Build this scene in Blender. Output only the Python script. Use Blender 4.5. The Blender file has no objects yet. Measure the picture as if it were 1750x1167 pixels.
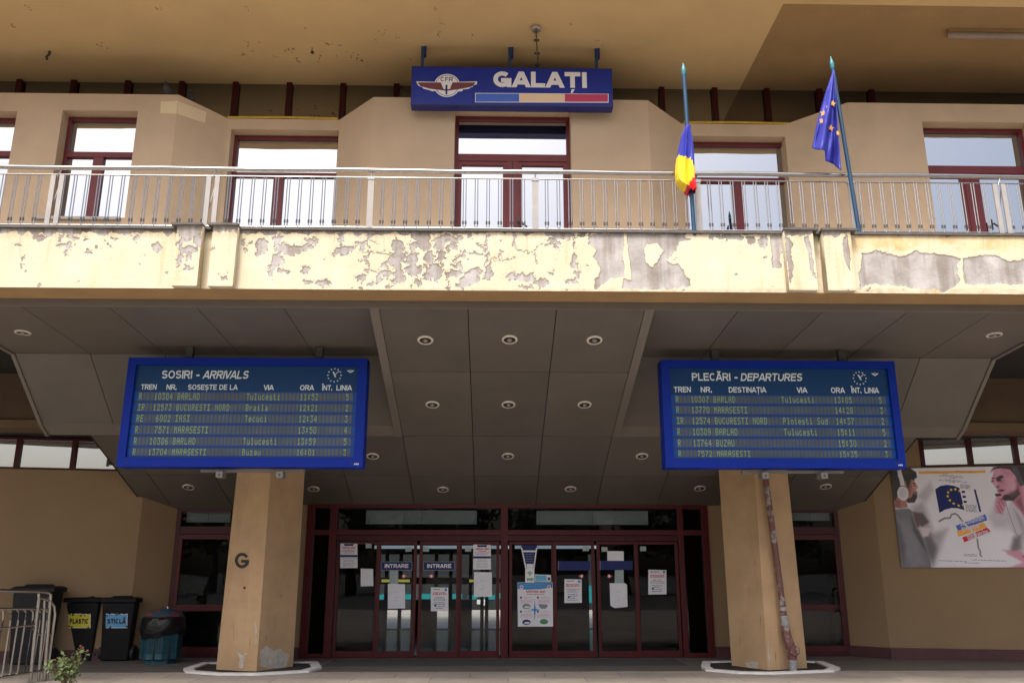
import bpy, bmesh, math, random
import numpy as np
from mathutils import Vector, Matrix
R = math.radians
rnd = random.Random(7)
scn = bpy.context.scene
COL = scn.collection

# ------------------------------------------------------------------ camera
CAM = Vector((-0.25, 0.0, 1.6)); PITCH = R(15.0); YAW = R(1.25); F = 1468.0
cd = bpy.data.cameras.new('camera'); cam = bpy.data.objects.new('camera', cd); COL.objects.link(cam)
cd.sensor_width = 36.0; cd.lens = F / 1750 * 36.0; cd.clip_start = 0.1; cd.clip_end = 2000
cam.location = CAM; cam.rotation_euler = (R(90) + PITCH, 0, -YAW)
scn.camera = cam
# ------------------------------------------------------------------ sky, sun, exposure
SUN_EL, SUN_AZ = R(58), R(200)          # azimuth from +Y clockwise: behind the photographer, a little to the left
w = bpy.data.worlds.new('World'); scn.world = w; w.use_nodes = True
nt = w.node_tree; bg = nt.nodes['Background']
sky = nt.nodes.new('ShaderNodeTexSky'); sky.sky_type = 'NISHITA'; sky.sun_disc = False
sky.sun_elevation = SUN_EL; sky.sun_rotation = SUN_AZ
sky.air_density = 1.0; sky.dust_density = 7.0; sky.ozone_density = 1.0
nt.links.new(sky.outputs[0], bg.inputs[0]); bg.inputs[1].default_value = 0.13
ld = bpy.data.lights.new('sun', 'SUN'); sun = bpy.data.objects.new('sun', ld); COL.objects.link(sun)
ld.energy = 1.5; ld.angle = R(12); ld.color = (1.0, 0.95, 0.88)
sd = Vector((math.sin(SUN_AZ) * math.cos(SUN_EL), math.cos(SUN_AZ) * math.cos(SUN_EL), math.sin(SUN_EL)))
sun.rotation_euler = sd.to_track_quat('Z', 'Y').to_euler(); sun.location = (0, -10, 30)
vs = scn.view_settings
vs.view_transform = 'Standard'; vs.look = 'None'; vs.gamma = 1.0; vs.use_curve_mapping = False
vs.exposure = 0.92
scn.cycles.max_bounces = 8; scn.cycles.transparent_max_bounces = 16

# ------------------------------------------------------------------ pixel helpers (photo is 1750 x 1167)
FW = Vector((math.sin(YAW) * math.cos(PITCH), math.cos(YAW) * math.cos(PITCH), math.sin(PITCH)))
RT = Vector((math.cos(YAW), -math.sin(YAW), 0)); UP = RT.cross(FW)
def ray(x, y): return FW + RT * ((x - 875) / F) + UP * ((583.5 - y) / F)
def atY(x, y, Y):
    d = ray(x, y); return CAM + d * ((Y - CAM.y) / d.y)
def atZ(x, y, z):
    d = ray(x, y); return CAM + d * ((z - CAM.z) / d.z)
def X_(x, y, Y): return atY(x, y, Y).x
def Z_(x, y, Y): return atY(x, y, Y).z
class Plane:
    def __init__(s, o, r, u):
        s.o, s.r, s.u = Vector(o), Vector(r).normalized(), Vector(u).normalized(); s.n = s.r.cross(s.u)
    def pt(s, a, b, h=0.0): return s.o + s.r * a + s.u * b + s.n * h
    def px(s, x, y):
        d = ray(x, y); t = (s.o - CAM).dot(s.n) / d.dot(s.n); p = CAM + d * t - s.o
        return (p.dot(s.r), p.dot(s.u))
def front(Y): return Plane((0, Y, 0), (1, 0, 0), (0, 0, 1))

# ------------------------------------------------------------------ materials
def srgb(r, g, b):
    f = lambda c: (c / 255 / 12.92) if c / 255 <= .04045 else ((c / 255 + .055) / 1.055) ** 2.4
    return (f(r), f(g), f(b))
def mat(name, col, rough=.6, metal=0.0, var=0.0, scale=3.0, bump=0.0, bscale=60.0, col2=None, spec=.5, emit=0.0, streak=0.0, ramp=(.3, .72)):
    m = bpy.data.materials.new(name); m.use_nodes = True
    n, l = m.node_tree.nodes, m.node_tree.links; b = n['Principled BSDF']
    b.inputs['Roughness'].default_value = rough; b.inputs['Metallic'].default_value = metal
    b.inputs['Specular IOR Level'].default_value = spec
    c = (*col, 1); b.inputs['Base Color'].default_value = c
    tc = n.new('ShaderNodeTexCoord')
    src = None
    if var or col2:
        no = n.new('ShaderNodeTexNoise'); no.inputs['Scale'].default_value = scale
        no.inputs['Detail'].default_value = 8; no.inputs['Roughness'].default_value = .62
        l.new(tc.outputs['Object'], no.inputs['Vector'])
        rp = n.new('ShaderNodeValToRGB'); rp.color_ramp.elements[0].position, rp.color_ramp.elements[1].position = ramp
        c2 = col2 if col2 else tuple(min(1, k * (1 + var)) for k in col)
        c1 = col if col2 else tuple(k * (1 - var) for k in col)
        rp.color_ramp.elements[0].color = (*c1, 1); rp.color_ramp.elements[1].color = (*c2, 1)
        l.new(no.outputs['Fac'], rp.inputs['Fac']); src = rp.outputs['Color']
    if streak and src:
        mp = n.new('ShaderNodeMapping'); mp.inputs['Scale'].default_value = (5, 5, .35)
        l.new(tc.outputs['Object'], mp.inputs['Vector'])
        n2 = n.new('ShaderNodeTexNoise'); n2.inputs['Scale'].default_value = 1.3; n2.inputs['Detail'].default_value = 6
        l.new(mp.outputs[0], n2.inputs['Vector'])
        r2 = n.new('ShaderNodeValToRGB'); r2.color_ramp.elements[0].position = .35; r2.color_ramp.elements[1].position = .6
        k = 1 - streak; r2.color_ramp.elements[0].color = (k, k * .97, k * .93, 1); r2.color_ramp.elements[1].color = (1, 1, 1, 1)
        l.new(n2.outputs['Fac'], r2.inputs['Fac'])
        mx = n.new('ShaderNodeMix'); mx.data_type = 'RGBA'; mx.blend_type = 'MULTIPLY'; mx.inputs[0].default_value = 1
        l.new(src, mx.inputs[6]); l.new(r2.outputs[0], mx.inputs[7]); src = mx.outputs[2]
    if src: l.new(src, b.inputs['Base Color'])
    if bump:
        nb = n.new('ShaderNodeTexNoise'); nb.inputs['Scale'].default_value = bscale; nb.inputs['Detail'].default_value = 6
        l.new(tc.outputs['Object'], nb.inputs['Vector'])
        bp = n.new('ShaderNodeBump'); bp.inputs['Strength'].default_value = bump; bp.inputs['Distance'].default_value = .02
        l.new(nb.outputs['Fac'], bp.inputs['Height']); l.new(bp.outputs[0], b.inputs['Normal'])
    if emit:
        b.inputs['Emission Color'].default_value = c; b.inputs['Emission Strength'].default_value = emit
    return m
def glass_mat(name, tint, refl=None, ior=1.5):
    m = bpy.data.materials.new(name); m.use_nodes = True
    n, l = m.node_tree.nodes, m.node_tree.links
    for k in list(n):
        if k.type != 'OUTPUT_MATERIAL': n.remove(k)
    out = n['Material Output']; mix = n.new('ShaderNodeMixShader'); gl = n.new('ShaderNodeBsdfGlossy')
    gl.inputs['Roughness'].default_value = .015
    tc = n.new('ShaderNodeTexCoord'); nb = n.new('ShaderNodeTexNoise'); nb.inputs['Scale'].default_value = 1.1
    l.new(tc.outputs['Object'], nb.inputs['Vector'])
    bp = n.new('ShaderNodeBump'); bp.inputs['Strength'].default_value = .05; bp.inputs['Distance'].default_value = .03
    l.new(nb.outputs['Fac'], bp.inputs['Height']); l.new(bp.outputs[0], gl.inputs['Normal'])
    if refl is None:
        tr = n.new('ShaderNodeBsdfTransparent'); tr.inputs[0].default_value = (*tint, 1)
        fr = n.new('ShaderNodeFresnel'); fr.inputs['IOR'].default_value = ior
        l.new(fr.outputs[0], mix.inputs[0]); gl.inputs[0].default_value = (1, 1, 1, 1)
        l.new(tr.outputs[0], mix.inputs[1])
    else:
        df = n.new('ShaderNodeBsdfDiffuse'); df.inputs[0].default_value = (*tint, 1)
        mix.inputs[0].default_value = refl; gl.inputs[0].default_value = (.94, .97, 1, 1)
        l.new(df.outputs[0], mix.inputs[1])
    l.new(gl.outputs[0], mix.inputs[2]); l.new(mix.outputs[0], out.inputs[0])
    return m
M = {}
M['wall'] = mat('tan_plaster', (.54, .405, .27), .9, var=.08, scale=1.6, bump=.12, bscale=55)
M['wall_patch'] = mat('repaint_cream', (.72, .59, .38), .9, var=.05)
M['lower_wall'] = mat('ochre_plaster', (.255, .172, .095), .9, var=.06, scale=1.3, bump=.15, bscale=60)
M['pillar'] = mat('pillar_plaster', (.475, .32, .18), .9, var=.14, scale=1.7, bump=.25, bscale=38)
M['soffit'] = mat('ochre_soffit', (.57, .405, .195), .95, var=.09, scale=.7, bump=.08, bscale=18)
M['soffit_dark'] = mat('brown_soffit', (.30, .19, .08), .95, var=.14, scale=.8, bump=.08, bscale=18)
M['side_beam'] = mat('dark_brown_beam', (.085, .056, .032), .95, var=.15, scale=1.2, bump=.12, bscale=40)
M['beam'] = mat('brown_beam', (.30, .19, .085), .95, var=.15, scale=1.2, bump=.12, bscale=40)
M['concrete'] = mat('bare_concrete', (.40, .37, .34), .95, var=.2, scale=5, bump=.4, bscale=40)
M['coping'] = mat('coping_metal', (.10, .092, .085), .7, var=.3, scale=6)
M['panel'] = mat('ceiling_panel_brown', (.110, .098, .085), .40, var=.10, scale=1.6, spec=.5, bump=.03, bscale=4)
def vary_by_object(m, amount):            # every ceiling panel a slightly different tone
    n, l = m.node_tree.nodes, m.node_tree.links; b = n['Principled BSDF']; src = b.inputs['Base Color'].links[0].from_socket
    oi = n.new('ShaderNodeObjectInfo'); mr = n.new('ShaderNodeMapRange'); mr.inputs[3].default_value = 1 - amount; mr.inputs[4].default_value = 1 + amount
    hs = n.new('ShaderNodeHueSaturation'); l.new(oi.outputs['Random'], mr.inputs[0]); l.new(mr.outputs[0], hs.inputs['Value']); l.new(src, hs.inputs['Color']); l.new(hs.outputs[0], b.inputs['Base Color'])
vary_by_object(M['panel'], .10)
M['panel_trim'] = mat('ceiling_trim', (.15, .133, .116), .45, var=.05)
M['gap'] = mat('dark_gap', (.012, .011, .01), .9)
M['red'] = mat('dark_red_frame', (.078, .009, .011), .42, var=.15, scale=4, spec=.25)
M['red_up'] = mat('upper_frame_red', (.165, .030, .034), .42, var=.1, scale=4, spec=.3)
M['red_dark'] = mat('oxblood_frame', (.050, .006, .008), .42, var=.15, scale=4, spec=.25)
M['mirror'] = glass_mat('mirror_glass', (.02, .022, .025), .50)
M['clerestory'] = glass_mat('clerestory_glass', (.010, .008, .006), .27)
M['strip'] = glass_mat('strip_window_glass', (.16, .16, .15), .42)
M['glass'] = glass_mat('door_glass', (.74, .78, .79), ior=1.28)
M['steel'] = mat('stainless_steel', (.37, .36, .35), .26, 1.0, var=.06, scale=8)
M['white_metal'] = mat('painted_white_metal', (.36, .345, .33), .5, var=.1, scale=6)
M['dark_metal'] = mat('dark_metal', (.05, .05, .05), .5)
M['black'] = mat('black_plastic', (.010, .010, .011), .55, var=.3, scale=10, spec=.15)
M['black_rubber'] = mat('black_rubber', (.015, .015, .015), .7)
M['bin_grey'] = mat('charcoal_plastic', (.018, .018, .022), .55, var=.3, scale=9, spec=.18)
M['blue'] = mat('sign_blue', (.010, .028, .27), .35, var=.06, scale=2, spec=.3)
M['blue_frame'] = mat('board_blue', (.003, .024, .28), .45, var=.06, scale=3, spec=.15)
M['blue_dark'] = mat('sign_blue_side', (.008, .015, .16), .4)
M['pole_blue'] = mat('pole_teal_blue', (.010, .055, .12), .4, var=.2, scale=8)
M['pole_tip'] = mat('pole_tip_teal', (.06, .28, .33), .4)
M['white'] = mat('white_print', (.80, .79, .80), .5)
M['paper'] = mat('white_paper', (.74, .75, .80), .7, var=.05, scale=9, bump=.1, bscale=12)
M['offwhite'] = mat('offwhite_panel', (.42, .42, .40), .5, var=.05)
M['pale'] = mat('pale_film', (.30, .38, .38), .4, var=.1)
M['ink'] = mat('dark_ink', (.02, .02, .03), .6)
M['ink_grey'] = mat('grey_ink', (.22, .23, .28), .6)
M['ink_navy'] = mat('navy_ink', (.012, .022, .13), .5, spec=.25)
M['ink_red'] = mat('red_ink', (.55, .05, .07), .6)
M['ink_blue'] = mat('blue_ink', (.03, .22, .55), .5)
M['ink_sky'] = mat('sky_ink', (.10, .42, .68), .5)
M['ink_green'] = mat('green_ink', (.03, .30, .14), .5)
M['yellow'] = mat('flag_yellow', (.85, .62, .03), .7, var=.05)
M['flag_red'] = mat('flag_red', (.62, .015, .03), .7, var=.08)
M['flag_blue'] = mat('flag_blue', (.045, .055, .42), .65, var=.08, scale=5)
M['eu_blue'] = mat('eu_blue', (.055, .065, .44), .6, var=.08, scale=5)
M['gold'] = mat('star_gold', (.85, .42, .07), .6)
M['tri_blue'] = mat('stripe_blue', (.04, .12, .55), .35)
M['tri_yellow'] = mat('stripe_faded_yellow', (.80, .58, .36), .4)
M['tri_red'] = mat('stripe_red', (.50, .03, .10), .35)
M['maroon'] = mat('emblem_maroon', (.16, .035, .045), .5)
M['pipe_yellow'] = mat('gas_pipe_yellow', (.50, .33, .03), .5, var=.2, scale=10)
M['drain'] = mat('drainpipe_red_brown', (.15, .060, .052), .6, col2=(.30, .28, .275), scale=7, bump=.2, ramp=(.52, .60))
M['drain_grey'] = mat('bare_pipe_grey', (.30, .30, .31), .6, var=.3, scale=20)
M['kerb'] = mat('white_painted_kerb', (.70, .69, .68), .8, var=.12, scale=6, bump=.15)
M['soil'] = mat('dark_soil', (.022, .018, .014), 1, var=.5, scale=20, bump=.8, bscale=30)
M['base'] = mat('maroon_skirting', (.070, .022, .026), .6, var=.2)
M['board_head'] = mat('board_face_teal', (.006, .045, .140), .4, spec=.2)
M['board_row'] = mat('board_row_blue', (.010, .070, .31), .4, spec=.2)
M['board_line'] = mat('board_line_navy', (.004, .016, .055), .4)
M['cell'] = mat('lcd_cell', (.062, .078, .075), .35, var=.25, scale=2.5)
M['lcd'] = mat('lcd_character', (.21, .32, .14), .4, emit=.03)
M['board_text'] = mat('board_lettering', (.66, .74, .80), .5)
M['lamp_ring'] = mat('lamp_ring', (.72, .66, .56), .35, .25)
M['lamp_bowl'] = mat('lamp_reflector', (.10, .095, .09), .3, .8)
M['bulb'] = mat('frosted_lamp', (.20, .20, .20), .15)
M['tube_light'] = mat('dusty_diffuser', (.26, .20, .15), .5, var=.2)
M['hall'] = mat('hall_dark', (.030, .028, .026), .8)
M['hall_floor'] = mat('polished_floor', (.035, .036, .038), .12, var=.15, scale=2)
M['pale_glow'] = mat('pale_glow', (.55, .60, .68), .5, emit=.30)
M['lit_yellow'] = mat('lit_yellow_sign', (.75, .65, .12), .5, emit=.3)
M['dark_paving'] = mat('dark_platform', (.05, .05, .05), .9)
M['cyan'] = mat('carriage_turquoise', (.014, .26, .29), .35)
M['carriage'] = mat('carriage_grey', (.03, .032, .035), .4)
M['bag'] = mat('black_bin_bag', (.008, .008, .009), .28, bump=.8, bscale=14, spec=.35)
M['litter'] = mat('teal_slats', (.012, .075, .11), .5, var=.35, scale=14, bump=.2)
M['litter_lid'] = mat('teal_lid_chipped_red', (.02, .075, .11), .5, col2=(.30, .025, .02), scale=9, ramp=(.53, .57))
M['lid_red'] = mat('lid_red_rim', (.30, .025, .02), .5, col2=(.02, .07, .10), scale=12, ramp=(.45, .5))
M['st_yellow'] = mat('sticker_yellow', (.62, .55, .03), .5, var=.12, scale=12)
M['st_blue'] = mat('sticker_blue', (.10, .33, .58), .5, var=.12, scale=12)
M['leaf'] = mat('rose_leaf', (.085, .135, .045), .55, col2=(.16, .20, .085), scale=9, spec=.3)
M['stem'] = mat('rose_stem', (.10, .065, .03), .7)
M['rose'] = mat('rose_red', (.15, .035, .03), .6)
M['tree_leaf'] = mat('tree_leaf', (.05, .085, .025), .6, col2=(.08, .11, .04), scale=2)
M['bark'] = mat('bark', (.08, .06, .045), .9)
M['pigeon'] = mat('pigeon_grey', (.035, .036, .044), .8, col2=(.09, .092, .105), scale=9)
M['pigeon_dark'] = mat('pigeon_dark', (.02, .022, .03), .6)
M['beak'] = mat('pigeon_beak', (.10, .09, .08), .6)
M['graffiti'] = mat('black_spray', (.035, .03, .03), .8)
M['scuff'] = mat('scuffed_plaster', (.36, .225, .115), .95, var=.1)
M['bracket'] = mat('bracket_grey', (.16, .155, .145), .5)
M['collar'] = mat('collar_steel', (.10, .095, .09), .4, .6)
M['lip'] = mat('beam_lip_brown', (.13, .085, .047), .95, var=.1)
M['chip'] = mat('bare_render', (.50, .46, .40), .95, var=.2, scale=12, bump=.3)
M['skin_pink'] = mat('print_skin_pink', (.58, .25, .34), .5, var=.1, scale=3)
M['skin'] = mat('print_skin', (.48, .22, .17), .5, var=.1, scale=3)
M['skin_pink_dark'] = mat('print_pink_shadow', (.42, .15, .22), .5)
M['skin_pink_light'] = mat('print_pink_light', (.70, .36, .45), .5)
M['skin_dark'] = mat('print_skin_shadow', (.34, .14, .10), .5)
M['jacket_light'] = mat('print_jacket_light', (.185, .175, .20), .5, var=.2, scale=5)
M['hair'] = mat('print_hair', (.018, .010, .009), .5)
M['jacket'] = mat('print_jacket', (.16, .15, .17), .5, var=.15, scale=3)
M['shirt'] = mat('print_shirt', (.55, .52, .55), .5, var=.1, scale=2)
M['haze_print'] = mat('print_pale_grey', (.55, .53, .58), .5, var=.08, scale=2)
M['poster'] = mat('poster_white', (.62, .60, .66), .35, var=.04, scale=1.5)
M['speck'] = mat('dark_dirt', (.26, .165, .075), 1.0)

# ------------------------------------------------------------------ mesh builder
ORG = {}
def arc(cx, cy, rx, ry, a0, a1, n=14):
    return [(cx + rx * math.cos(R(a0 + (a1 - a0) * k / n)), cy + ry * math.sin(R(a0 + (a1 - a0) * k / n))) for k in range(n + 1)]
BOWL = [(0, 1), (.55, 1)] + arc(.62, .735, .38, .265, 80, -80, 10) + [(.55, .47), (0, .47)]
CAPS = {  # grotesque capitals as strokes in a unit box: (width, strokes)
 'A': (.84, [[(0, 0), (.5, 1)], [(.5, 1), (1, 0)], [(.25, .24), (.75, .24)]]), 'C': (.72, [arc(.5, .5, .5, .5, 48, 312, 22)]),
 'D': (.70, [[(0, 0), (0, 1)], [(0, 1), (.4, 1)] + arc(.42, .5, .58, .5, 85, -85, 16) + [(.4, 0), (0, 0)]]), 'E': (.60, [[(0, 0), (0, 1)], [(0, 1), (1, 1)], [(0, .52), (.9, .52)], [(0, 0), (1, 0)]]),
 'F': (.57, [[(0, 0), (0, 1)], [(0, 1), (1, 1)], [(0, .5), (.88, .5)]]), 'G': (.78, [arc(.5, .5, .5, .5, 46, 325, 22), [(.58, .42), (1, .42)], [(1, .42), (1, .0)]]),
 'I': (0, [[(.5, 0), (.5, 1)]]), 'J': (.5, [[(1, 1), (1, .3)] + arc(.5, .28, .5, .28, -5, -175, 10)]), 'L': (.55, [[(0, 0), (0, 1)], [(0, 0), (1, 0)]]),
 'M': (.84, [[(0, 0), (0, 1)], [(0, 1), (.5, .1)], [(.5, .1), (1, 1)], [(1, 1), (1, 0)]]), 'N': (.70, [[(0, 0), (0, 1)], [(0, 1), (1, 0)], [(1, 0), (1, 1)]]),
 'O': (.78, [arc(.5, .5, .5, .5, 90, 450, 26)]), 'P': (.64, [[(0, 0), (0, 1)], BOWL]), 'R': (.70, [[(0, 0), (0, 1)], BOWL, [(.56, .47), (1, 0)]]),
 'S': (.66, [arc(.5, .755, .48, .245, 25, 265, 16) + arc(.5, .255, .5, .255, 95, -155, 16)]), 'T': (.64, [[(0, 1), (1, 1)], [(.5, 1), (.5, 0)]]),
 'U': (.70, [[(0, 1), (0, .33)] + arc(.5, .33, .5, .33, 185, 355, 12) + [(1, .33), (1, 1)]]), 'V': (.72, [[(0, 1), (.5, 0)], [(.5, 0), (1, 1)]]),
 '2': (.56, [arc(.5, .72, .5, .28, 165, -25, 10) + [(0, 0)], [(0, 0), (1, 0)]]), '0': (.56, [arc(.5, .5, .5, .5, 90, 450, 22)]), '1': (.4, [[(.1, .75), (.7, 1)], [(.7, 1), (.7, 0)]]),
 '.': (0, [[(.5, -.08), (.5, .12)]]), '-': (.30, [[(0, .38), (1, .38)]]), ' ': (.22, [])}
MARK = {'Ă': ('A', 'breve'), 'Î': ('I', 'hat'), 'Ș': ('S', 'comma'), 'Ț': ('T', 'comma')}
ORG = {}
class MB:
    def __init__(s): s.v, s.f, s.m, s.mats = [], [], [], []
    def mi(s, m):
        if m not in s.mats: s.mats.append(m)
        return s.mats.index(m)
    def add(s, vs, fs, m):
        k = len(s.v); i = s.mi(m)
        s.v += [tuple(p) for p in vs]
        for f in fs: s.f.append([q + k for q in f]); s.m.append(i)
    def box(s, x0, x1, y0, y1, z0, z1, m):
        vs = [(x, y, z) for z in (z0, z1) for y in (y0, y1) for x in (x0, x1)]
        s.add(vs, [(0, 2, 3, 1), (4, 5, 7, 6), (0, 1, 5, 4), (2, 6, 7, 3), (0, 4, 6, 2), (1, 3, 7, 5)], m)
    def prism(s, pts, d, m):           # polygon extruded along a vector
        n = len(pts); a = [Vector(p) for p in pts]; b = [p + Vector(d) for p in a]
        s.add(a + b, [list(range(n))[::-1], list(range(n, 2 * n))] + [(i, (i + 1) % n, n + (i + 1) % n, n + i) for i in range(n)], m)
    def plan(s, pts, z0, z1, m): s.prism([(x, y, z0) for x, y in pts], (0, 0, z1 - z0), m)
    def poly(s, pl, pts, h, m, t=.001): s.prism([pl.pt(a, b, h - t) for a, b in pts], pl.n * t, m)
    def rect(s, pl, a0, b0, a1, b1, h, m, t=.001): s.poly(pl, [(a0, b0), (a1, b0), (a1, b1), (a0, b1)], h, m, t)
    def pxpoly(s, pl, pts, h, m, t=.001): s.poly(pl, [pl.px(*p) for p in pts], h, m, t)
    def ell(s, pl, a, b, ra, rb, h, m, n=24, t=.001): s.poly(pl, [(a + ra * math.cos(k * 2 * math.pi / n), b + rb * math.sin(k * 2 * math.pi / n)) for k in range(n)], h, m, t)
    def line(s, pl, pts, wd, h, m, t=.001):
        L, Q = [], []
        for i, p in enumerate(pts):
            q0 = pts[max(0, i - 1)]; q1 = pts[min(len(pts) - 1, i + 1)]
            d = Vector((q1[0] - q0[0], q1[1] - q0[1])); d.normalize(); nn = Vector((-d.y, d.x)) * wd / 2
            L.append((p[0] + nn.x, p[1] + nn.y)); Q.append((p[0] - nn.x, p[1] - nn.y))
        for i in range(len(pts) - 1):
            s.poly(pl, [L[i], Q[i], Q[i + 1], L[i + 1]], h, m, t)
    def tube(s, pts, r, m, n=8, cap=True, rs=None):
        pts = [Vector(p) for p in pts]; k0 = len(s.v); i_ = s.mi(m); N = len(pts); ref = None
        for i, p in enumerate(pts):
            d = (pts[min(i + 1, N - 1)] - pts[max(i - 1, 0)]).normalized()
            if ref is None: ref = Vector((0, 0, 1)) if abs(d.z) < .9 else Vector((1, 0, 0))
            a = d.cross(ref).normalized(); b = d.cross(a).normalized(); ref = -(b) if False else ref
            rr = rs[i] if rs else r
            for k in range(n):
                t = 2 * math.pi * k / n; s.v.append(tuple(p + a * (rr * math.cos(t)) + b * (rr * math.sin(t))))
        for i in range(N - 1):
            for k in range(n):
                s.f.append([k0 + i * n + k, k0 + i * n + (k + 1) % n, k0 + (i + 1) * n + (k + 1) % n, k0 + (i + 1) * n + k]); s.m.append(i_)
        if cap:
            s.f.append([k0 + k for k in range(n)][::-1]); s.m.append(i_)
            s.f.append([k0 + (N - 1) * n + k for k in range(n)]); s.m.append(i_)
    def bar(s, p, q, w, d, m, side=(0, 1, 0)):
        p, q = Vector(p), Vector(q); ax = (q - p).normalized(); a = ax.cross(Vector(side)).normalized() * w / 2; b = ax.cross(a).normalized() * d / 2
        s.prism([p - a - b, p + a - b, p + a + b, p - a + b], q - p, m)
    def lathe(s, prof, c, m, n=20, ax=Vector((0, 0, 1))):
        ax = Vector(ax).normalized(); ref = Vector((1, 0, 0)) if abs(ax.x) < .9 else Vector((0, 1, 0))
        a = ax.cross(ref).normalized(); b = ax.cross(a); c = Vector(c); k0 = len(s.v); i_ = s.mi(m)
        for r, z in prof:
            for k in range(n):
                t = 2 * math.pi * k / n; s.v.append(tuple(c + ax * z + a * (r * math.cos(t)) + b * (r * math.sin(t))))
        for i in range(len(prof) - 1):
            for k in range(n):
                s.f.append([k0 + i * n + k, k0 + i * n + (k + 1) % n, k0 + (i + 1) * n + (k + 1) % n, k0 + (i + 1) * n + k]); s.m.append(i_)
    def text(s, pl, body, a0, b0, a1, b1, h, m, bold=.0, shear=0.0, t=.002):
        c = bpy.data.curves.new('t', 'FONT'); c.body = body; c.size = 1; c.offset = bold; c.shear = shear; c.extrude = 0; c.resolution_u = 3
        o = bpy.data.objects.new('t', c); COL.objects.link(o)
        dg = bpy.context.evaluated_depsgraph_get(); me = bpy.data.meshes.new_from_object(o.evaluated_get(dg))
        xs = [v.co.x for v in me.vertices]; ys = [v.co.y for v in me.vertices]
        if xs:
            x0, x1, y0, y1 = min(xs), max(xs), min(ys), max(ys)
            vs = [pl.pt(a0 + (v.co.x - x0) / (x1 - x0) * (a1 - a0), b0 + (v.co.y - y0) / (y1 - y0) * (b1 - b0), h) for v in me.vertices]
            s.add(vs, [list(p.vertices) for p in me.polygons], m)
        bpy.data.objects.remove(o); bpy.data.curves.remove(c); bpy.data.meshes.remove(me)
    def caps(s, pl, body, a0, b0, a1, b1, h, m, wt=.17, gap=.11, shear=0.0):
        items = []; x = 0.0
        for c in body:
            base, mk = MARK.get(c, (c, None)); wd, st = CAPS[base]; x -= .09 if base in 'AV' and items and gap < .2 else 0; items.append((x, wd, st, mk)); x += wd + wt + gap - (.09 if base in 'AV' else 0)
        W = x - gap; sx, sy = (a1 - a0) / W, b1 - b0; z = h
        def put(pts):
            nonlocal z
            L, Q = [], []
            closed = len(pts) > 3 and abs(pts[0][0] - pts[-1][0]) + abs(pts[0][1] - pts[-1][1]) < 1e-6
            for i, p in enumerate(pts):
                q0 = pts[i - 1] if i else (pts[-2] if closed else p); q1 = pts[i + 1] if i + 1 < len(pts) else (pts[1] if closed else p)
                d = Vector((q1[0] - q0[0], q1[1] - q0[1])).normalized(); n_ = Vector((-d.y, d.x)) * wt / 2
                L.append((p[0] + n_.x, p[1] + n_.y)); Q.append((p[0] - n_.x, p[1] - n_.y))
            def f(p): return pl.pt(a0 + (p[0] + (p[1] - 0) * shear) * sx, b0 + p[1] * sy, z)
            k = len(pts); s.add([f(p) for p in L] + [f(p) for p in Q], [(i, i + 1, k + i + 1, k + i) for i in range(k - 1)], m); z += .00035
        def clipput(pts):
            nonlocal z
            (u0, v0), (u1, v1) = pts; d = Vector((u1 - u0, v1 - v0)).normalized(); n_ = Vector((-d.y, d.x)) * wt / 2
            q = [(u0 + n_.x, v0 + n_.y), (u1 + n_.x, v1 + n_.y), (u1 - n_.x, v1 - n_.y), (u0 - n_.x, v0 - n_.y)]
            for lim, sgn in ((0, 1), (1, -1)):
                o = []
                for i in range(len(q)):
                    a, b = q[i], q[(i + 1) % len(q)]; ia, ib = (a[1] - lim) * sgn >= 0, (b[1] - lim) * sgn >= 0
                    if ia: o.append(a)
                    if ia != ib: t = (lim - a[1]) / (b[1] - a[1]); o.append((a[0] + (b[0] - a[0]) * t, lim))
                q = o
            s.add([pl.pt(a0 + (p[0] + p[1] * shear) * sx, b0 + p[1] * sy, z) for p in q], [list(range(len(q)))], m); z += .00035
        for x0, wd, st, mk in items:
            for j, P_ in enumerate(st):
                w2 = wt / 2
                dg = len(P_) == 2 and P_[0][0] != P_[1][0] and P_[0][1] != P_[1][1]
                pts = [(x0 + w2 + (u * wd if wd else 0), v if dg and v in (0, 1) else w2 + v * (1 - wt)) for u, v in P_]
                if len(P_) == 2:                       # square stroke ends reach the cap lines
                    (u0, v0), (u1, v1) = pts; d = Vector((u1 - u0, v1 - v0)).normalized() * w2; diag = abs(d.x) > 1e-6 and abs(d.y) > 1e-6
                    e0, e1 = [(2.2 if P_[q][1] in (0, 1) else 0) if diag else 1 for q in (0, 1)]
                    pts = [(u0 - d.x * e0, v0 - d.y * e0), (u1 + d.x * e1, v1 + d.y * e1)]
                    if diag: clipput(pts); continue
                put(pts)
            c = x0 + (wd + wt) / 2
            if mk == 'breve': put([(c + .2 * math.cos(t), 1.25 + .16 * math.sin(t)) for t in np.linspace(math.pi, 2 * math.pi, 9)])
            if mk == 'hat': put([(c - .17, 1.10), (c, 1.28)]); put([(c, 1.28), (c + .17, 1.10)])
            if mk == 'comma': s.add([pl.pt(a0 + (p + (q) * shear) * sx, b0 + q * sy, z) for p, q in ((c - .06, -.09), (c + .12, -.09), (c - .01, -.33), (c - .12, -.33))], [(0, 1, 2, 3)], m)
    def pxcaps(s, pl, body, x0, y0, x1, y1, h, m, **k):
        a0, b0 = pl.px(x0, y1); a1, b1 = pl.px(x1, y0); s.caps(pl, body, a0, b0, a1, b1, h, m, **k)
    def pxtext(s, pl, body, x0, y0, x1, y1, h, m, **k):   # left/baseline-bottom .. right/top in photo pixels
        a0, b0 = pl.px(x0, y1); a1, b1 = pl.px(x1, y0); s.text(pl, body, a0, b0, a1, b1, h, m, **k)
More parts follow.
